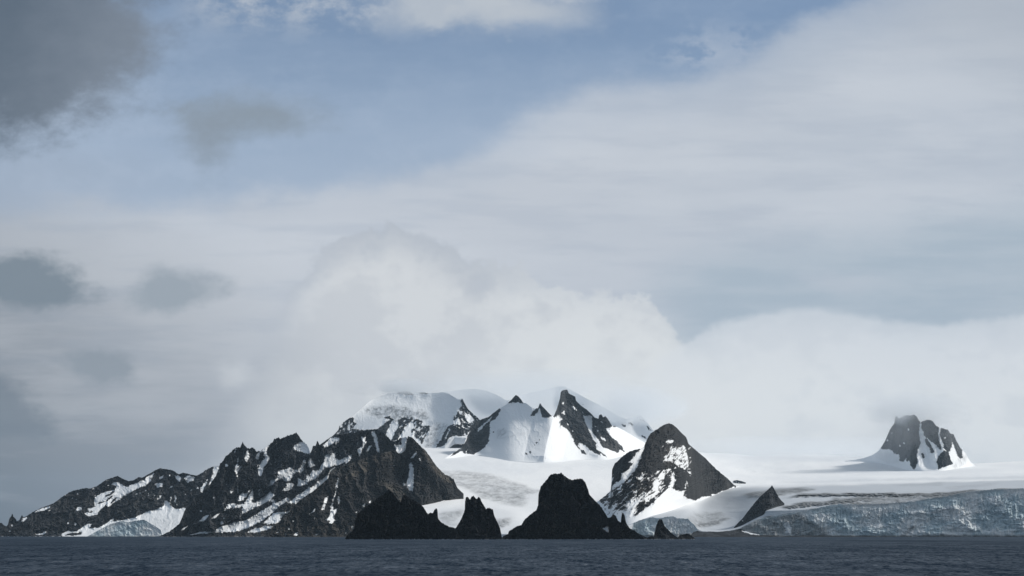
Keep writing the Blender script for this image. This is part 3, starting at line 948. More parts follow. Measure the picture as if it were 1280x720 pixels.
# ---- brown mountain in front of it ------------------------------------------
C_RIDGE = [(330, 671), (342, 660), (350, 651), (362, 640), (370, 630), (378, 622.5), (390, 615), (400, 607), (410, 598), (413, 591), (420, 584.5),
           (433, 581), (446, 576), (460, 571), (472, 568), (484, 564.5), (492, 563.5), (499, 567), (503, 566), (507, 562), (508.5, 552), (509.7, 545.3),
           (515, 546.7), (522, 553.6), (527, 559), (531, 562), (539, 573), (545, 582), (549, 586), (556, 593), (562, 595.5), (567, 599), (569, 604),
           (572, 610), (576, 614), (579.5, 617)]
C_SNOW = [
    [(402, 638.7), (403.7, 631), (406, 622.5), (410.6, 620), (409.4, 625), (407.5, 630), (406, 635), (408, 642.5), (405.6, 636)],
    [(383.7, 645), (390, 640), (394.4, 634.4), (395.6, 643.7), (393.7, 638.7)],
    [(419.4, 616), (420, 606), (422.5, 596), (423.7, 597.5), (422.5, 606), (418.7, 621), (417, 627), (415.6, 625)],
    [(407.5, 650.6), (412.5, 642.5), (414.4, 628.7), (417, 627.5), (416, 637.5), (422, 635), (420, 641), (417, 645), (418, 651), (415, 655),
     (412, 654.4), (412.5, 650)],
    [(422, 620.6), (423.7, 620), (425.6, 626), (422.5, 632.5)],
    [(452.5, 636), (453.7, 630), (457, 629.4), (456, 633.7)], [(460, 629.5), (465.6, 622.5), (463, 629)],
    [(366, 670), (370, 665.6), (373.7, 664.4), (371, 669.4)], [(392.5, 668.7), (401, 666), (396, 668.7)], [(344, 666), (350, 664), (346, 666.4)],
    [(431, 668), (436, 660.6), (434.4, 665)],
    [(511, 591.7), (511.7, 580), (514, 577.5), (516.7, 583), (517.5, 600), (516, 615), (511.7, 612.5), (508, 608), (503, 605), (503, 603), (508, 605)],
    [(512.5, 573), (520, 565), (523, 562.5), (516.7, 573)],
]
o = massif('mountain', C_RIDGE, [(330, 672), (500, 672), (507, 660), (516, 645), (525, 632.5), (530, 633), (538, 629), (546, 632), (553, 631.7), (562, 627), (570, 621.7), (579.5, 617.2)],
           lambda x, y: np.interp(x, [330, 440, 525, 580], [7800, 8000, 8280, 8720]), M_BROWN, slope=1.0, rows=300, jag=0.5, jag_len=2.0,
           relief=58, rx=17, ry=44, slant=-0.1, snow=C_SNOW, speck=0.0, surf=True, seed=23, tint_default=0.1, fine=0.34,
           tint=[([(380, 672), (335, 672), (350, 654), (400, 655), (450, 650), (440, 672)], 0.4),
                 ([(431, 596), (446.7, 586.7), (465, 582), (466, 586.5), (447, 593.5), (432, 599)], 1.0),
                 ([(468, 600), (480, 602), (490, 605), (503, 612), (513, 620), (525, 630), (505, 626), (500, 632), (492, 621), (484, 612)], 0.9),
                 ([(530, 563), (545, 583), (562, 595), (568, 600), (566, 606), (553, 599), (542, 588), (533, 571)], 1.1),
                 ([(484, 563), (507, 562), (510, 545), (522, 553), (530, 563), (515, 565), (500, 575), (485, 572)], 0.7),
                 ([(440, 580), (484, 565), (490, 574), (470, 580), (445, 586)], 0.55)],
           spots=[(361, 661, 1), (367, 651, .9), (357, 668.7, 1.2), (445.6, 640.6, .9), (393.7, 648, .8), (441, 659, 1.6), (525, 574, 1.2), (493, 582, .8)],
           spurs=[([(512, 548), (530, 575), (560, 610)], 50, 16), ([(512, 575), (514, 612)], -12, 7), ([(478, 566), (480, 604), (495, 625)], 55, 20),
                  ([(415, 598), (395, 640)], 35, 14)])
tag(o, 'brown rocky mountain with a steep snow gully under its twin summit', 'mountain', 'structure')

# ---- ice-capped dome ---------------------------------------------------------
D_RIDGE = [(385, 580), (395, 560), (400, 555.7), (408, 550), (417, 544), (423, 537.5), (424.5, 532), (429, 528), (435.4, 523.5), (441.7, 519.5), (450, 512), (458, 505), (465, 499.5),
           (475, 495), (485, 492), (495, 490.7), (500, 490), (506, 488), (512, 489.8), (517, 492), (524, 490.5), (528, 489.7), (534, 491.5), (545, 491), (553, 490.2), (560, 491.5),
           (568, 496.5), (573, 499.5), (576, 499), (577.6, 497.6), (580.5, 503.6), (584.7, 511), (590, 516), (597, 522), (600, 525), (606, 533), (612, 548), (618, 562)]
D_ROCK = [
    [(398, 560), (400, 553), (408, 548), (416.7, 542), (422, 538), (422.6, 531), (429, 526), (435.4, 522), (441.7, 522), (441.7, 528), (445.8, 530),
     (440, 535.5), (448.6, 537), (450.7, 540), (447, 542.5), (434.7, 541), (428, 547), (414, 558), (400, 563)],
    [(479, 521.7), (488, 520), (491, 524), (489, 528), (487, 531), (484.7, 538), (482, 544.6), (472, 537), (475.7, 532.8), (482, 528.6), (488, 524.4)],
    [(498, 525.8), (502.8, 521.7), (511, 523), (512.5, 525.8), (508, 530), (505.5, 534), (502.8, 541), (500, 546.7), (493, 552), (489, 550.8),
     (494, 540), (498.6, 532.8)],
    [(516, 528), (518, 524.4), (527.8, 525.8), (528.5, 528.6), (523.6, 532), (518, 532)],
    [(512.5, 539.7), (518, 534), (529, 531.4), (537.5, 532), (536.8, 537), (530.5, 545.3), (527, 552), (522, 548), (519, 546.7), (515, 541)],
    [(530.5, 538), (537.5, 532.8), (535, 541), (531, 547), (528, 556), (525, 553.6)],
    [(545, 560.5), (545.8, 555.7), (551.4, 549.4), (554.9, 541), (561, 532.8), (566.7, 530), (575.7, 530.7), (573.6, 524.4), (569.4, 523), (570.8, 516.8),
     (575, 512), (577, 506.4), (576, 503), (577, 496), (581, 502), (585, 509), (590, 514), (597, 521), (601, 524), (604, 531), (596, 532.8), (589, 537), (584.7, 541), (583, 545.3),
     (580.5, 545.3), (569.4, 544.6), (561, 548), (558, 553.6), (552.8, 557.8)],
    [(497, 491.8), (500, 486), (505.5, 484), (512.5, 488), (516.7, 493.4), (508, 494)], [(523.6, 491), (526, 486), (534.7, 490), (534.7, 493), (527.8, 492.5)],
    [(566, 524), (568, 520), (570, 522), (568, 526)], [(504, 533), (514, 521), (516, 523), (508, 534)],
]
D_SNOW = [
    [(412.5, 549.5), (418, 548), (421, 552), (405.5, 559)], [(436.8, 528.6), (438, 535.5), (436.4, 539.7), (434.5, 532)],
    [(580.5, 516.8), (587.5, 517.5), (591.7, 521.7), (593, 526.5), (587.5, 529.3), (583, 525.8), (580.5, 520)],
    [(577, 528.6), (580, 531.4), (580.5, 538), (582.6, 544), (580.5, 544.6), (579, 535.5)],
    [(555.5, 549), (561, 535.5), (562.5, 535.5), (557, 550.4)], [(574, 513), (579.5, 514), (577, 519), (574, 517)],
    [(518, 537), (526, 533), (523, 539)], [(504, 526), (508, 525), (506, 529)],
]
o = massif('mountain', D_RIDGE, [(385, 582), (530, 563), (545, 561.5), (556, 557), (568, 547), (580, 547), (590, 549), (605, 556), (618, 563)],
           12900, M_SLATE, slope=1.9, rows=240, jag=0.25, jag_len=2.2, relief=60, rx=14, ry=22, slant=0.2, default_snow=1.0, rock=D_ROCK, snow=D_SNOW,
           speck=0.0, seed=31, tint_default=0.15, warp=1.1, floor_z=None, back=1.4,
           spots=[(427, 532.8, 1.3)], tint=[([(528, 540), (538, 532), (533, 547), (530, 558), (524, 553)], 0.9)],
           dirt_and_shade=[([(457.6, 512), (461, 508.5), (472, 509), (483, 507), (494, 507), (509.7, 509), (518, 516), (516.7, 520), (511, 523), (500, 523),
                   (497, 527), (490, 528.6), (490, 521.7), (489, 517.5), (477.8, 521.7), (475, 523), (468, 520), (459.7, 516.8)], 0.42),
                 ([(519.4, 517.5), (522, 512), (529, 512.6), (536.8, 520), (533, 524.4), (525, 523)], 0.5),
                 ([(530.5, 560.5), (536.8, 535.5), (544, 528), (558, 530), (558, 538), (551, 546.7), (544.4, 557.8)], 0.36)],
           streaks=[([(498, 546), (500, 530), (515, 526), (530, 528), (535, 540), (525, 552), (512, 545)], 2.2, 6, 2.5, 0.25),
                    ([(566, 532), (582, 500), (602, 526), (585, 540)], 0.9, 4, 2, 0.38),
                    ([(400, 562), (424, 530), (444, 522), (448, 540), (420, 556)], 2.3, 5, 2.5, 0.42)],
           spurs=[([(458, 507), (490, 508), (515, 514), (535, 521), (560, 529)], 12, 10), ([(577, 499), (575, 520), (560, 545)], 60, 14)])
tag(o, 'broad ice-capped dome with dirty ice cliffs above dark rock', 'mountain', 'structure')

# ---- highest snow dome, farthest back ---------------------------------------
E_RIDGE = [(500, 562), (535, 495), (545, 491.5), (560, 489), (580, 486.5), (595, 486), (610, 489), (622, 494), (632, 500), (640, 500), (648, 495), (658, 491.5), (670, 489),
           (685, 486), (697, 482.8), (702, 482.6), (708, 484.5), (715, 488), (725, 493.5), (733, 498), (747, 505), (758, 511), (768, 517), (775, 521),
           (783, 523.5), (790, 522), (797, 519.5), (801, 519), (806, 525), (811, 531), (818, 540), (830, 551), (842, 562), (846, 564)]
o = massif('mountain', E_RIDGE, [(500, 563), (846, 565)], 14300, M_SLATE, slope=1.8, rows=140, jag=0.12, jag_len=3, relief=22, rx=60, ry=40,
           default_snow=1.0, prof_exp=2.0, seed=41, floor_z=None, back=2.0, step=0.7,
           rock=[[(796, 521), (803, 519), (808, 529), (803, 529), (798, 526)], [(786, 527), (792, 529), (791, 532.5), (787, 531)],
                 [(777, 530), (783, 531.5), (782, 534.5), (778, 533.5)], [(801, 542.5), (805, 544.5), (808, 548.5), (803, 546.5)], [(808, 531), (814, 538), (811, 539)],
                 [(727, 505), (732, 505.5), (729, 507)]],
           streaks=[([(780, 522), (801, 517), (815, 536), (800, 545), (785, 535)], 0.8, 3, 2, 0.0)])
tag(o, 'smooth white snow dome rising highest behind the pointed rock peaks', 'mountain', 'structure')

# ---- central snow pyramid with the rock horn ----------------------------------
F_RIDGE = [(556, 573), (563, 568.5), (569.4, 564), (575.7, 560.5), (580, 555), (584, 545), (589, 537), (597, 527.6), (600, 525), (603, 523.7), (611, 521), (615, 517.5),
           (623.6, 511), (632, 506.4), (635.4, 503), (639, 500), (642, 496.5), (644.4, 493.9), (647, 494.6), (651, 498.7), (653.5, 503), (658, 504.2), (664, 509),
           (668, 511), (672.5, 510), (674, 506), (675, 503.8), (678, 508), (681.7, 511.7), (689, 519.5), (692.5, 519.5), (695.8, 511.7), (700, 498), (700.8, 490), (704, 487.5),
           (709, 487), (711, 491.7), (719, 495.8), (720, 500.8), (726.7, 507.5), (733, 511.7), (740, 518), (743, 521.7), (748, 523.5), (749, 519),
           (751.7, 517.8), (754, 521.7), (756.7, 520), (760, 524), (765, 532), (770, 533), (780, 538), (800, 550), (820, 561), (832, 564)]
F_ROCK = [
    [(562, 571), (569.4, 564), (575.7, 561), (578.5, 562), (567.4, 560.5), (578.5, 554), (580, 554), (583, 550), (584, 543), (589, 535), (597, 526),
     (600, 523), (603.5, 521), (611, 519), (623.6, 509), (625.7, 512.6), (622, 520), (618, 525), (611.8, 527), (612.5, 535.5), (611, 550.8), (607, 557.8),
     (600, 564), (591.7, 568), (580.5, 566.8), (577.8, 563.3), (569.4, 568)],
    [(635, 505), (636, 501), (639, 499), (643, 494), (645, 492), (648, 493), (652, 498), (655, 504.5), (648, 503), (644, 503), (640, 503)],
    [(663.5, 520.5), (665, 515), (672.5, 509), (673, 513), (669, 518), (668, 520)],
    [(673, 509), (675, 502), (681.7, 510), (690, 520), (684, 522.5), (677, 521.5), (675.5, 512)],
    [(692, 521), (695, 512), (699, 498), (700, 489), (704, 485), (709, 485), (712, 490), (719, 494), (721, 500), (727, 506), (733, 510), (740, 516),
     (743, 520), (748, 522), (748.5, 517), (752, 516), (754, 520), (757, 518), (761, 523), (766, 532), (762, 535.5), (759, 533.5), (757, 536),
     (760, 541), (764, 546), (771, 551), (777, 557), (779, 562), (781, 566), (777, 563), (775, 561), (773, 566), (767, 564), (760, 561), (756, 560),
     (752, 557), (750, 553), (747, 549), (745, 556), (746, 562), (754, 567), (760, 572), (755, 570), (748, 564), (752, 569), (745, 567), (737, 562),
     (732, 557), (724, 553), (722, 557), (726, 561), (732, 565), (733, 568.5), (727, 567), (724, 561), (719, 556), (718, 552), (715, 545), (711, 539),
     (706, 534), (699, 530), (698, 528), (703, 524), (700, 520)],
    [(766, 533.5), (769, 532), (770, 534)],
]
F_SNOW = [
    [(596.5, 540.4), (597, 535.5), (607, 528), (615, 520), (613, 525.8), (605.5, 531.4), (600, 538)],
    [(727.5, 513), (731, 520), (736.7, 519), (740, 520), (740, 530), (740, 540), (745, 546), (750, 551.7), (751, 558), (746.7, 555), (741.7, 550),
     (738, 541.7), (733, 531.7), (730, 523)],
    [(714, 506), (721, 511), (721, 514), (715, 510)], [(701.7, 516), (706, 512.5), (706, 519)], [(750, 546), (756, 547.5), (757.5, 551.7), (751.7, 549)],
    [(750, 527), (753, 526), (754, 530)], [(707, 527), (711, 531), (710, 533)], [(582, 566), (584, 561), (583, 569)],
]
o = massif('mountain', F_RIDGE, [(556, 574), (575, 571), (600, 569), (640, 577), (680, 578.5), (700, 578), (730, 574), (760, 576), (780, 569), (832, 565)],
           None, M_SLATE, slope=2.3, rows=240, jag=0.35, jag_len=1.8, relief=48, rx=11, ry=30, slant=-0.35, default_snow=1.0, rock=F_ROCK, snow=F_SNOW,
           prof_exp=1.7, seed=53, tint_default=0.22, warp=0.7, floor_z=None, back=1.3, fine=0.5,
           tint=[([(705, 532), (730, 545), (755, 566), (752, 571), (725, 556)], 0.85), ([(745, 545), (765, 545), (782, 566), (760, 562)], 0.6)],
           rock_spots=[(671, 553.5, 1.2), (674, 549.5, 1.0), (663, 565, 1.5), (616.7, 540, 1.1), (658, 567, 1.2), (668, 556, .8)],
           spots=[(704, 504, 1.2), (716, 539, 1), (747, 538, 1.1), (744, 533, .8)],
           dirt_and_shade=[([(622, 537), (630.5, 535.5), (634.7, 541), (627.8, 545), (622, 548)], 0.3), ([(622, 548), (650, 541), (668, 539), (650, 544), (628, 549)], 0.16),
                 ([(655, 545), (672, 540), (690, 530), (686, 545), (668, 560), (660, 560)], 0.06)],
           spurs=[([(692, 521), (688, 535), (683, 555), (679, 576)], 130, 24), ([(640, 500), (634, 530), (640, 572)], 22, 34), ([(704, 488), (722, 530), (748, 566)], 60, 16),
                  ([(730, 515), (740, 545)], -45, 8), ([(752, 519), (766, 548), (778, 562)], 40, 10), ([(604, 524), (606, 560)], 45, 14)])
tag(o, 'white snow pyramid with a leaning black rock horn at its right shoulder', 'mountain', 'structure')

# ---- dark pyramid right of centre ---------------------------------------------
G_RIDGE = [(745, 629), (750, 624.5), (757, 619), (763, 613.5), (764.6, 601), (765, 587), (768, 580), (776.7, 571.7), (785, 565), (793, 562), (800, 561), (805, 558), (806.7, 553),
           (810, 546.7), (813, 541.7), (819, 538), (823, 535.5), (829, 531), (836.7, 529), (842, 531), (851, 540), (857.8, 546.7), (861, 555.5), (869, 562),
           (882, 573), (895.5, 586.7), (909, 597.8), (917.8, 606.4), (926, 608)]
G_ROCK = [
    [(806, 557.8), (809, 544), (823, 533), (829, 529), (836.7, 527), (842, 529), (852, 538), (859, 545), (863, 554), (884, 572), (911, 596.8), (921, 606.7),
     (904.5, 614.5), (895.5, 616.7), (884, 621), (877.8, 621), (869, 625.5), (864.5, 624.5), (854.5, 620), (855.5, 613), (846.7, 614.5), (842, 611),
     (840, 605.5), (833, 613), (824.5, 620), (813, 631), (806.7, 635.5), (795.5, 644.5), (791, 643), (797.8, 633), (780, 637.8), (764.5, 639),
     (753, 631), (748, 625.5), (764.5, 613.5), (780, 603), (793, 589), (799, 575.5), (804.5, 562)],
    [(763, 589), (767, 579), (777, 570), (785, 563), (793, 560), (802, 559), (795, 569), (787, 577), (790, 580), (787, 585), (778, 592), (775, 600),
     (768, 605), (763, 606), (767, 597), (763, 593)],
]
G_SNOW = [
    [(799, 562), (805, 560), (801, 572), (796, 585), (788, 594), (775, 606), (765, 613), (772, 604), (785, 590), (790, 580), (788, 576)],
    [(835.5, 566), (838, 560), (842, 557.8), (846, 560), (855.5, 557.8), (858, 563), (859, 569), (860.5, 576), (860, 584.5), (855.5, 587), (846.7, 582), (837.8, 576.8), (830, 575.7), (833, 569)],
    [(833, 552), (837.8, 547.8), (843, 551), (841, 553.5), (834, 554)], [(859, 589), (863, 589.5), (864, 593), (861, 592)],
    [(816.7, 602), (829, 587.8), (832, 589), (827.8, 602), (822, 612), (812, 616), (816, 609)],
    [(837.8, 604.5), (840, 591), (843, 589), (843, 600), (842, 609), (835.5, 615.5), (829, 616.5), (834, 611)],
    [(797.8, 600), (803, 591), (806, 592), (801, 600)], [(769, 613), (776.7, 605.5), (778, 609), (773, 613.5)], [(791, 615.5), (796.7, 612), (796, 615), (791, 618)],
    [(752, 630), (757, 626), (760, 626), (753, 633)], [(758, 640), (770, 629), (773, 629), (764, 640)], [(776, 640), (800, 621), (812, 613), (814, 615), (800, 629), (786, 640)],
    [(854.5, 618), (858.4, 601), (860, 601), (855.8, 616)], [(778, 632), (792, 622), (796, 623), (784, 634)], [(805, 624), (822, 612), (826, 614), (808, 628)],
    [(898, 616), (904, 612.5), (906, 614.5)], [(876, 623), (881, 619.5), (885, 621.5)],
]
o = massif('mountain', G_RIDGE, [(745, 631), (755, 645), (770, 656), (790, 656), (800, 650), (830, 641), (860, 632), (868, 627), (880, 622.5), (900, 616), (919, 608.5), (926, 609)],
           None, M_BROWN, slope=1.1, rows=300, jag=0.75, jag_len=2.0, relief=50, rx=12, ry=60, slant=0.85, default_snow=1.0, rock=G_ROCK, snow=G_SNOW,
           seed=61, tint_default=0.04, warp=1.15, rag=1.05, grain_dir=2.3, floor_z=None, back=1.1, fine=0.4,
           tint=[([(865, 575), (900, 590), (920, 606), (870, 626), (855, 610)], 0.12), ([(748, 626), (790, 600), (830, 600), (820, 620), (790, 642), (760, 640)], 0.45),
                 ([(830, 560), (862, 555), (866, 585), (830, 585)], 0.35)],
           streaks=[([(748, 625), (790, 596), (840, 585), (846, 606), (812, 634), (785, 646), (760, 642)], 2.45, 11, 2.0, 0.33),
                    ([(828, 556), (864, 556), (864, 596), (838, 584), (826, 578)], 2.3, 6, 2.2, 0.55)],
           ribs=[([(828, 560), (862, 556), (863, 590), (828, 580)], 2.25, 7, 1.4, 0.27), ([(745, 620), (800, 590), (830, 600), (800, 640), (760, 645)], 2.45, 8, 1.6, 0.5)],
           spots=[(826, 594, .8), (811, 600, 1.0), (824, 605, .8)],
           spurs=[([(838, 530), (856, 575), (862, 622)], 70, 26), ([(838, 530), (812, 570), (768, 622)], 45, 24), ([(792, 563), (776, 590)], 40, 12), ([(803, 562), (785, 595)], -30, 9)])
tag(o, 'dark pyramid-shaped mountain with patchy snow on its face', 'mountain', 'structure')

# ---- lone rock in the cloud on the right ----------------------------------------
H_RIDGE = [(1056, 576.2), (1068, 575), (1080, 572.5), (1091, 568.5), (1098, 563.5), (1103, 556.5), (1107, 549.5), (1112.4, 536.7), (1117.7, 529.4), (1119, 521), (1120.5, 519.5), (1123.5, 523),
           (1129.6, 520), (1134, 518.5), (1137.5, 519.5), (1142.8, 518), (1146, 521), (1148.5, 525.5), (1151, 528), (1154, 526), (1158.6, 524.8), (1163, 525), (1166.5, 526.8), (1169.8, 532),
           (1175.8, 534.7), (1185, 537.3), (1188, 542), (1192, 542.6), (1195.5, 551), (1200.8, 560.4), (1204, 563.5), (1207.4, 566.5), (1209.4, 571), (1213, 577), (1218, 581)]
H_ROCK = [
    [(1101, 561), (1104, 552), (1109, 542), (1111, 536), (1116, 528), (1118, 517), (1123, 519), (1129.6, 516), (1137.5, 516), (1144, 515), (1148, 522), (1150, 528),
     (1148.5, 535), (1149, 545), (1150.7, 553.8), (1147.4, 562), (1146, 570), (1147, 576), (1145, 585), (1142, 586.8), (1138, 581), (1137, 576),
     (1124.6, 577), (1124, 568), (1118, 567), (1113.7, 562), (1103, 561.5)],
    [(1151, 527), (1154, 523), (1158.6, 522), (1166.5, 523), (1171, 530), (1174, 535), (1173, 541), (1173, 549), (1176, 556), (1178, 562), (1175, 562), (1170, 556), (1163, 551),
     (1158, 547), (1155, 544), (1152.5, 537)],
    [(1175, 540), (1176.5, 532), (1185, 534), (1189, 540), (1193, 541), (1197, 551), (1202, 560), (1204, 572), (1200, 574), (1197, 569), (1193, 558),
     (1190, 552), (1189.6, 560), (1185, 566), (1180, 560), (1178, 551), (1175, 545)],
    [(1171, 577), (1173, 570), (1180, 563), (1185, 565), (1188, 572), (1191, 580), (1182, 583), (1173, 587)],
    [(1157, 548), (1160, 551), (1163, 554), (1166, 560), (1168, 565), (1163.5, 567), (1162, 560), (1157, 554), (1156, 550)],
    [(1151, 567), (1154, 566), (1156, 573), (1153, 573)], [(1153, 538), (1156, 541), (1154.5, 544)],
]
o = massif('mountain', H_RIDGE, [(1056, 577), (1090, 577), (1110, 581), (1140, 589), (1180, 588.5), (1205, 584.5), (1218, 582)], None, M_SLATE, slope=0.9, rows=200, step=0.4, jag=0.4,
           jag_len=1.5, relief=60, rx=9, ry=40, slant=0.1, default_snow=1.0, rock=H_ROCK, seed=71, tint_default=0.2, warp=0.6, floor_z=None, back=0.9, fine=0.4,
           snow=[[(1130, 577), (1132.5, 572), (1133, 576)], [(1173, 549), (1175, 545), (1178, 556), (1181, 563), (1178, 562)], [(1180, 547), (1182, 545), (1181.5, 549)]],
           spots=[(1136, 537, 1.2), (1130, 554, 1.2), (1125, 557, 1), (1109, 550, 1.1), (1115, 541, .6)], dirt_and_shade=[([(1200, 570), (1210, 567), (1207, 580), (1195, 586), (1190, 584)], 0.22), ([(1092, 562), (1115, 565), (1130, 578), (1110, 580), (1095, 572)], 0.12)],  # second grey patch paints the left apron's shade into its snow
           spurs=[([(1150, 527), (1156, 560), (1162, 585)], -60, 12), ([(1182, 540), (1181, 580)], 35, 9), ([(1135, 520), (1142, 585)], 45, 14)])
tag(o, 'isolated dark rock peak with white gullies, its top lost in cloud', 'mountain', 'structure')

# ---- outcrops in the ice ----------------------------------------------------------
o = massif('rock_outcrop', [(917.5, 659), (922, 654), (928.4, 647.8), (935, 639), (944, 627.5), (950, 621), (956.5, 615), (962.8, 609.5), (965, 606.2), (966.5, 609),
                            (969, 613.4), (973.7, 622), (977, 626), (980.5, 629.2)],
           [(917.5, 660), (930, 654.5), (940, 649), (958, 639.5), (970, 633.5), (980.5, 630)], lambda x, y: snow_depth(x, y) - 12, M_SLATE, slope=0.7, rows=150, step=0.3,
           jag=0.35, relief=22, rx=7, ry=14, slant=0.4, seed=83, tint_default=0.15, floor_z=-20, back=0.8, spots=[(928, 651, .6)])
tag(o, 'dark triangular rock poking out of the ice above the shore', 'rock outcrop')
o = massif('rock_outcrop', [(916, 601.4), (918, 600.6), (922, 600.2), (927, 601.4), (932, 603)], [(916, 602.4), (922, 606), (926, 605.6), (932, 603.6)], None, M_SLATE, slope=1.0, rows=40, step=0.3,
           jag=0.3, relief=12, rx=4, ry=4, seed=85, tint_default=0.3, floor_z=None, streaks=[([(914, 598), (934, 598), (934, 608), (914, 608)], 0.3, 3, 1, 0.45)])
tag(o, 'tiny rock speck in the snow beside the foot of the dark pyramid', 'rock outcrop')

# ---- ice cliffs ---------------------------------------------------------------------
I_RIDGE = [(918, 668), (927, 659), (946, 649.5), (974, 644), (1008, 637.8), (1030, 633.2), (1050, 630.2), (1080, 630.2), (1111, 629.2), (1142, 626.7), (1160, 623.2),
           (1180, 621), (1208, 615), (1225, 613.2), (1241, 612), (1300, 609.5), (1400, 609)]
o = massif('ice_cliff', I_RIDGE, [(918, 671.4), (1400, 671.4)], 8000, M_ICE, slope=0.22, rows=190, step=0.6, jag=0.9, jag_len=1.3, relief=16, rx=24, ry=12, slant=-0.8, billow=True, rag=0.5, cracks=9, serac=8,
           seed=91, fine=0.2, top_fade=1.0, back=1.0,
           dirt_and_shade=[([(915, 672), (925, 660), (946, 650), (1000, 641), (1010, 650), (1030, 660), (1040, 672)], 0.62),
                 ([(1000, 672), (1000, 668.6), (1100, 669), (1200, 668.6), (1402, 668.8), (1402, 672)], 0.95),
                 ([(1128, 669), (1141, 657), (1145, 658), (1136, 667)], 0.8), ([(930, 660), (950, 650), (985, 648), (1000, 655), (970, 668), (940, 668)], 0.35),
                 ([(1010, 636), (1060, 631), (1240, 612), (1400, 609), (1400, 611.5), (1245, 615), (1180, 623), (1110, 632), (1050, 634), (1020, 640)], 0.34)],
           snow=[[(978, 655), (985, 652), (990, 660), (988, 668), (981, 668), (983, 661)], [(1000, 653), (1005, 651), (1004, 655)], [(970, 659), (975, 658), (973, 661)],
                 [(1022, 640), (1030, 643), (1042, 645), (1030, 647), (1024, 644)], [(1160, 641), (1186, 633), (1194, 635), (1186, 640), (1165, 643)],
                 [(1234, 620), (1248, 621), (1246, 624), (1236, 623)]],
           spurs=[([(1192, 634), (1215, 665)], 12, 14), ([(1245, 622), (1268, 650), (1300, 662)], 14, 16), ([(1020, 645), (1060, 660)], 9, 14), ([(1150, 641), (1172, 637), (1192, 634)], 12, 6)])
tag(o, 'long blue-grey glacier front ending in the sea at the right edge', 'ice cliff')
o = massif('ice_cliff', [(783, 668), (786.7, 656.7), (793, 653), (800, 650), (815.5, 646.4), (820, 647.5), (824.5, 647.6), (834, 646), (842, 645.3), (846.7, 647.6), (860, 648.6), (869, 657.6), (873, 664.2), (876, 669)],
           [(783, 671.4), (876, 671.4)], 8000, M_ICE, slope=0.3, rows=90, step=0.4, jag=0.5, jag_len=1.5, relief=12, rx=8, ry=14, slant=-0.2, billow=True, cracks=7, serac=6, seed=95, fine=0.3, top_fade=1.0,
           dirt_and_shade=[([(800, 672), (805, 668), (876, 667), (876, 672)], 0.7), ([(783, 660), (800, 651), (806, 660), (800, 672), (783, 672)], 0.25)],
           snow=[[(836, 650), (843, 646), (848, 649), (842, 655), (838, 654)]])
tag(o, 'small grey-blue glacier snout behind the thin dark sea pinnacle', 'ice cliff')
o = massif('ice_cliff', [(108, 671), (114, 668), (125, 661.5), (139, 654.6), (153, 651), (160, 652.5), (168, 651), (180, 649.6), (186, 653), (195.5, 658.6), (201, 662.6), (203, 671)],
           [(108, 671.2), (203, 671.2)], 9700, M_ICE, slope=0.5, rows=90, step=0.4, jag=0.5, jag_len=1.4, relief=13, rx=9, ry=14, slant=-0.5, billow=True, cracks=7, serac=6, seed=97, fine=0.3, top_fade=0.6,
           dirt_and_shade=[([(108, 669.5), (204, 669.5), (204, 672), (108, 672)], 0.5)])
tag(o, 'small blue glacier snout at the foot of the long left range', 'ice cliff')

# ---- low shore ------------------------------------------------------------------------
o = massif('shore', [(862, 671), (867, 664.6), (872, 663.6), (878, 664.8), (890, 664.4), (897, 665), (905, 664), (913, 663.4), (920, 661.6), (926, 661), (931, 663.5), (938, 666), (950, 668.5), (980, 669.8), (1040, 670), (1100, 670.4)],
           [(862, 671.6), (1100, 671.6)], 7850, M_SLATE, slope=3.0, rows=40, step=0.4, jag=0.5, jag_len=1.3, relief=9, rx=3, ry=3, seed=101, tint_default=0.2, back=1.5,
           snow=[[(926, 664), (938, 664), (950, 669), (938, 667.4)]])
tag(o, 'low dark gravel shore between the two grey glacier fronts', 'shore', 'structure')

# ---- sea stacks in front ------------------------------------------------------------------
YS = 4300
def stack(name, ridge, label, seed, cat='sea stack', Y=YS, **kw):
    f = water_row(Y) + 0.5
    a = dict(rag=0.4, surf=True, slope=0.75, rows=200, step=0.3, jag=0.7, jag_len=1.7, relief=30, rx=9, ry=30, slant=0.1, tint_default=0.15, back=0.75, fine=0.5, top_fade=0.3)
    a.update(kw)
    r = [(ridge[0][0], f - 0.3)] + ridge + [(ridge[-1][0], f - 0.3)]
    r = [(x + i * 1e-4, y) for i, (x, y) in enumerate(r)]
    o = massif(name, r, [(r[0][0], f), (r[-1][0], f)], Y, M_STACK, seed=seed, **a)
    return tag(o, label, cat)

stack('sea_stack', [(431, 673.5), (435, 668), (441.7, 661.7), (443, 660), (444, 651), (447.5, 641.7), (453, 636.7), (461.7, 630), (470, 624), (477.5, 619), (481.7, 616.7),
                    (482.5, 614), (486.7, 611.5), (491, 616), (495, 621), (499, 627.5), (500.8, 628.5), (503, 620), (506, 618), (513, 623), (520, 626.7), (525, 629), (530, 635), (535, 642.5),
                    (536.7, 641), (541, 641.5), (543, 636.7), (546, 635), (547, 638), (547.5, 648), (551.7, 653), (561.7, 658.5), (568, 660), (572, 664), (576, 673.5)],
      'broad black sea rock with a notched top in front of the brown mountain', 111, slope=0.6)
stack('sea_stack', [(563, 673.5), (566, 661), (570, 659.5), (575, 651.7), (579, 643), (581, 637), (581.3, 626.7), (582.5, 621), (585, 621), (587.5, 625), (589, 621), (592, 619.7), (596, 624), (598, 621), (600, 622.5),
                    (602.5, 628), (607.5, 636), (611.7, 634.7), (616, 636.7), (618, 645), (621.7, 652.5), (625, 660), (627, 670), (627.5, 673.5)],
      'narrow black sea stack with a three-toothed top', 113, Y=4260)
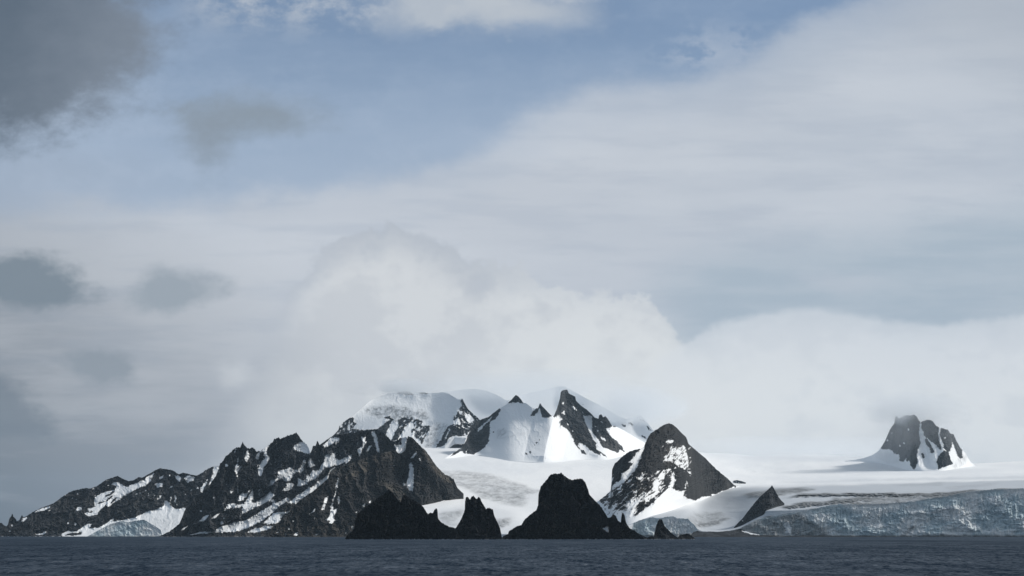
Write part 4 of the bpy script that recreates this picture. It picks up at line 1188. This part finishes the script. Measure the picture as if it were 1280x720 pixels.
stack('sea_stack', [(627.5, 673.5), (629, 670), (635, 667.5), (636, 664), (646.7, 657.5), (651.7, 656.5), (655, 650), (663, 643), (670, 638), (672.5, 631.7), (673, 618), (676, 608), (683, 600), (688, 593.4), (693, 592), (697, 592.3), (701.7, 591),
                    (706, 595), (710, 598), (715, 600), (720, 599), (727.5, 598), (731.7, 603), (735, 611.7), (736.7, 618), (743, 625), (750, 631.7), (756.7, 641.7), (760, 647.5), (763, 646.7), (766.7, 642.6),
                    (770, 645), (772.5, 651), (776, 653), (776.5, 646.7), (777.5, 641.4), (779, 640.6), (781, 645), (782.5, 653), (786.7, 660), (793, 663), (798, 666.7), (805, 670), (809, 672), (813, 670), (817, 670.5), (819, 673.5)],
      'largest black sea stack, flat-topped, with a thin needle at its right', 117, slope=0.6, snow=[[(752.5, 661), (755, 660), (758, 656.7), (759.5, 658.5), (761.7, 657.5), (760.5, 662), (760, 666), (757, 663)]])
stack('sea_stack', [(816.5, 673.5), (818, 667.8), (820, 657.8), (822.6, 651), (824.5, 648.6), (827.5, 649), (829, 653), (831, 657.8), (837.8, 664.5), (842, 668.5), (846, 671), (849, 673.5)],
      'small pointed black sea stack standing before the grey glacier snout', 119, rows=90, relief=8, Y=4350)
stack('sea_rock', [(846.5, 673.5), (848, 671), (849.5, 669.2), (855, 667.6), (860, 666.8), (863, 668.6), (867, 671.6), (869, 673.5)],
      'lowest black rock in the water, right of the small pointed stack', 127, 'sea rock', rows=50, relief=5, Y=4370)


# ------------------------------------------------------------------ thin sea air
def build_haze():
    x, y0, y1, z0, z1 = 32000, -1600, 46000, -60, 1250
    r = np.array([[[-x, y0], [x, y0]], [[-x, y1], [x, y1]]], float)
    me = bpy.data.meshes.new('haze')
    v = [(a, b, c) for c in (z0, z1) for a, b in ((-x, y0), (x, y0), (x, y1), (-x, y1))]
    f = [(3, 2, 1, 0), (4, 5, 6, 7), (0, 1, 5, 4), (1, 2, 6, 5), (2, 3, 7, 6), (3, 0, 4, 7)]
    me.from_pydata(v, [], f)
    m = bpy.data.materials.new('sea_air')
    m.use_nodes = True
    nt = m.node_tree
    nt.nodes.clear()
    out = nt.nodes.new('ShaderNodeOutputMaterial')
    pv = nt.nodes.new('ShaderNodeVolumePrincipled')
    pv.inputs['Color'].default_value = (0.62, 0.82, 1.0, 1)
    pv.inputs['Density'].default_value = HAZE
    pv.inputs['Anisotropy'].default_value = 0.2
    nt.links.new(pv.outputs[0], out.inputs['Volume'])
    me.materials.append(m)
    o = bpy.data.objects.new('haze', me)
    COL.objects.link(o)
    tag(o, 'thin bluish sea air that pales the distant mountains', 'haze', 'stuff')


HAZE = 8e-6
build_haze()


# ------------------------------------------------ mist clinging to the summits
def mist(px, py, Y, rpx, rpy, depth, dens, label, seed):
    me = bpy.data.meshes.new('mist')
    nu, nv = 32, 17
    v, f = [(0, 0, -1)], []
    for j in range(1, nv - 1):
        a = -math.pi / 2 + math.pi * j / (nv - 1)
        for i in range(nu):
            b = 2 * math.pi * i / nu
            v.append((math.cos(a) * math.cos(b), math.cos(a) * math.sin(b), math.sin(a)))
    v.append((0, 0, 1))
    top = len(v) - 1
    for i in range(nu):
        k = (i + 1) % nu
        f.append((0, 1 + k, 1 + i))
        for j in range(nv - 3):
            f.append((1 + j * nu + i, 1 + j * nu + k, 1 + (j + 1) * nu + k, 1 + (j + 1) * nu + i))
        f.append((1 + (nv - 3) * nu + i, 1 + (nv - 3) * nu + k, top))
    me.from_pydata(v, [], f)
    m = bpy.data.materials.new('mist')
    m.use_nodes = True
    nt = m.node_tree
    nt.nodes.clear()
    out = nt.nodes.new('ShaderNodeOutputMaterial')
    pv = nt.nodes.new('ShaderNodeVolumePrincipled')
    pv.inputs['Color'].default_value = (0.93, 0.965, 1.0, 1)
    pv.inputs['Anisotropy'].default_value = 0.1
    tc = nt.nodes.new('ShaderNodeTexCoord')
    ob = tc.outputs['Object']
    ln = nt.nodes.new('ShaderNodeVectorMath')
    ln.operation = 'LENGTH'
    nt.links.new(ob, ln.inputs[0])
    r = E(nt, ln.outputs['Value'])
    n = noise(nt, mapping(nt, ob, (1.6, 1.6, 1.1), (seed, seed * 2.3, 0)), 1.0, 5, 0.6)
    d = ((1.0 - r) * 1.1 + (n - 0.5) * 1.9 * r.ss(1.0, 0.75)).max(0.0)
    d = d * r.ss(1.0, 0.8) * dens
    nt.links.new(d.s, pv.inputs['Density'])
    nt.links.new(pv.outputs[0], out.inputs['Volume'])
    me.materials.append(m)
    o = bpy.data.objects.new('mist', me)
    COL.objects.link(o)
    x, z = world(px, py, Y)
    o.location = (x, Y, z)
    o.scale = (rpx / F * Y, depth, rpy / F * Y)
    tag(o, label, 'mist', 'stuff')


mist(1144, 512, 13480, 84, 26, 330, 0.0055, 'small grey cloud hugging the top of the lone rock peak', 1)
mist(795, 508, 14150, 75, 28, 500, 0.006, 'pale cloud drifting over the snow shoulder behind the dark pyramid', 2)
mist(505, 484, 13300, 42, 12, 260, 0.009, 'little wisp of cloud on the summit of the ice-capped dome', 3)
mist(655, 484, 14950, 200, 26, 700, 0.0022, 'long thin cloud over the highest snow dome', 4)
mist(510, 486, 13420, 105, 13, 330, 0.0022, 'thin pale cloud resting along the crest of the ice-capped dome', 7)
mist(1010, 560, 15200, 240, 17, 800, 0.0016, 'low pale mist along the far edge of the right snowfield', 5)
mist(1150, 548, 13250, 130, 50, 260, 0.0009, 'faint wide mist veiling the foot of the lone rock peak', 6)
SC.cycles.volume_step_rate = 2.0
SC.cycles.volume_max_steps = 256
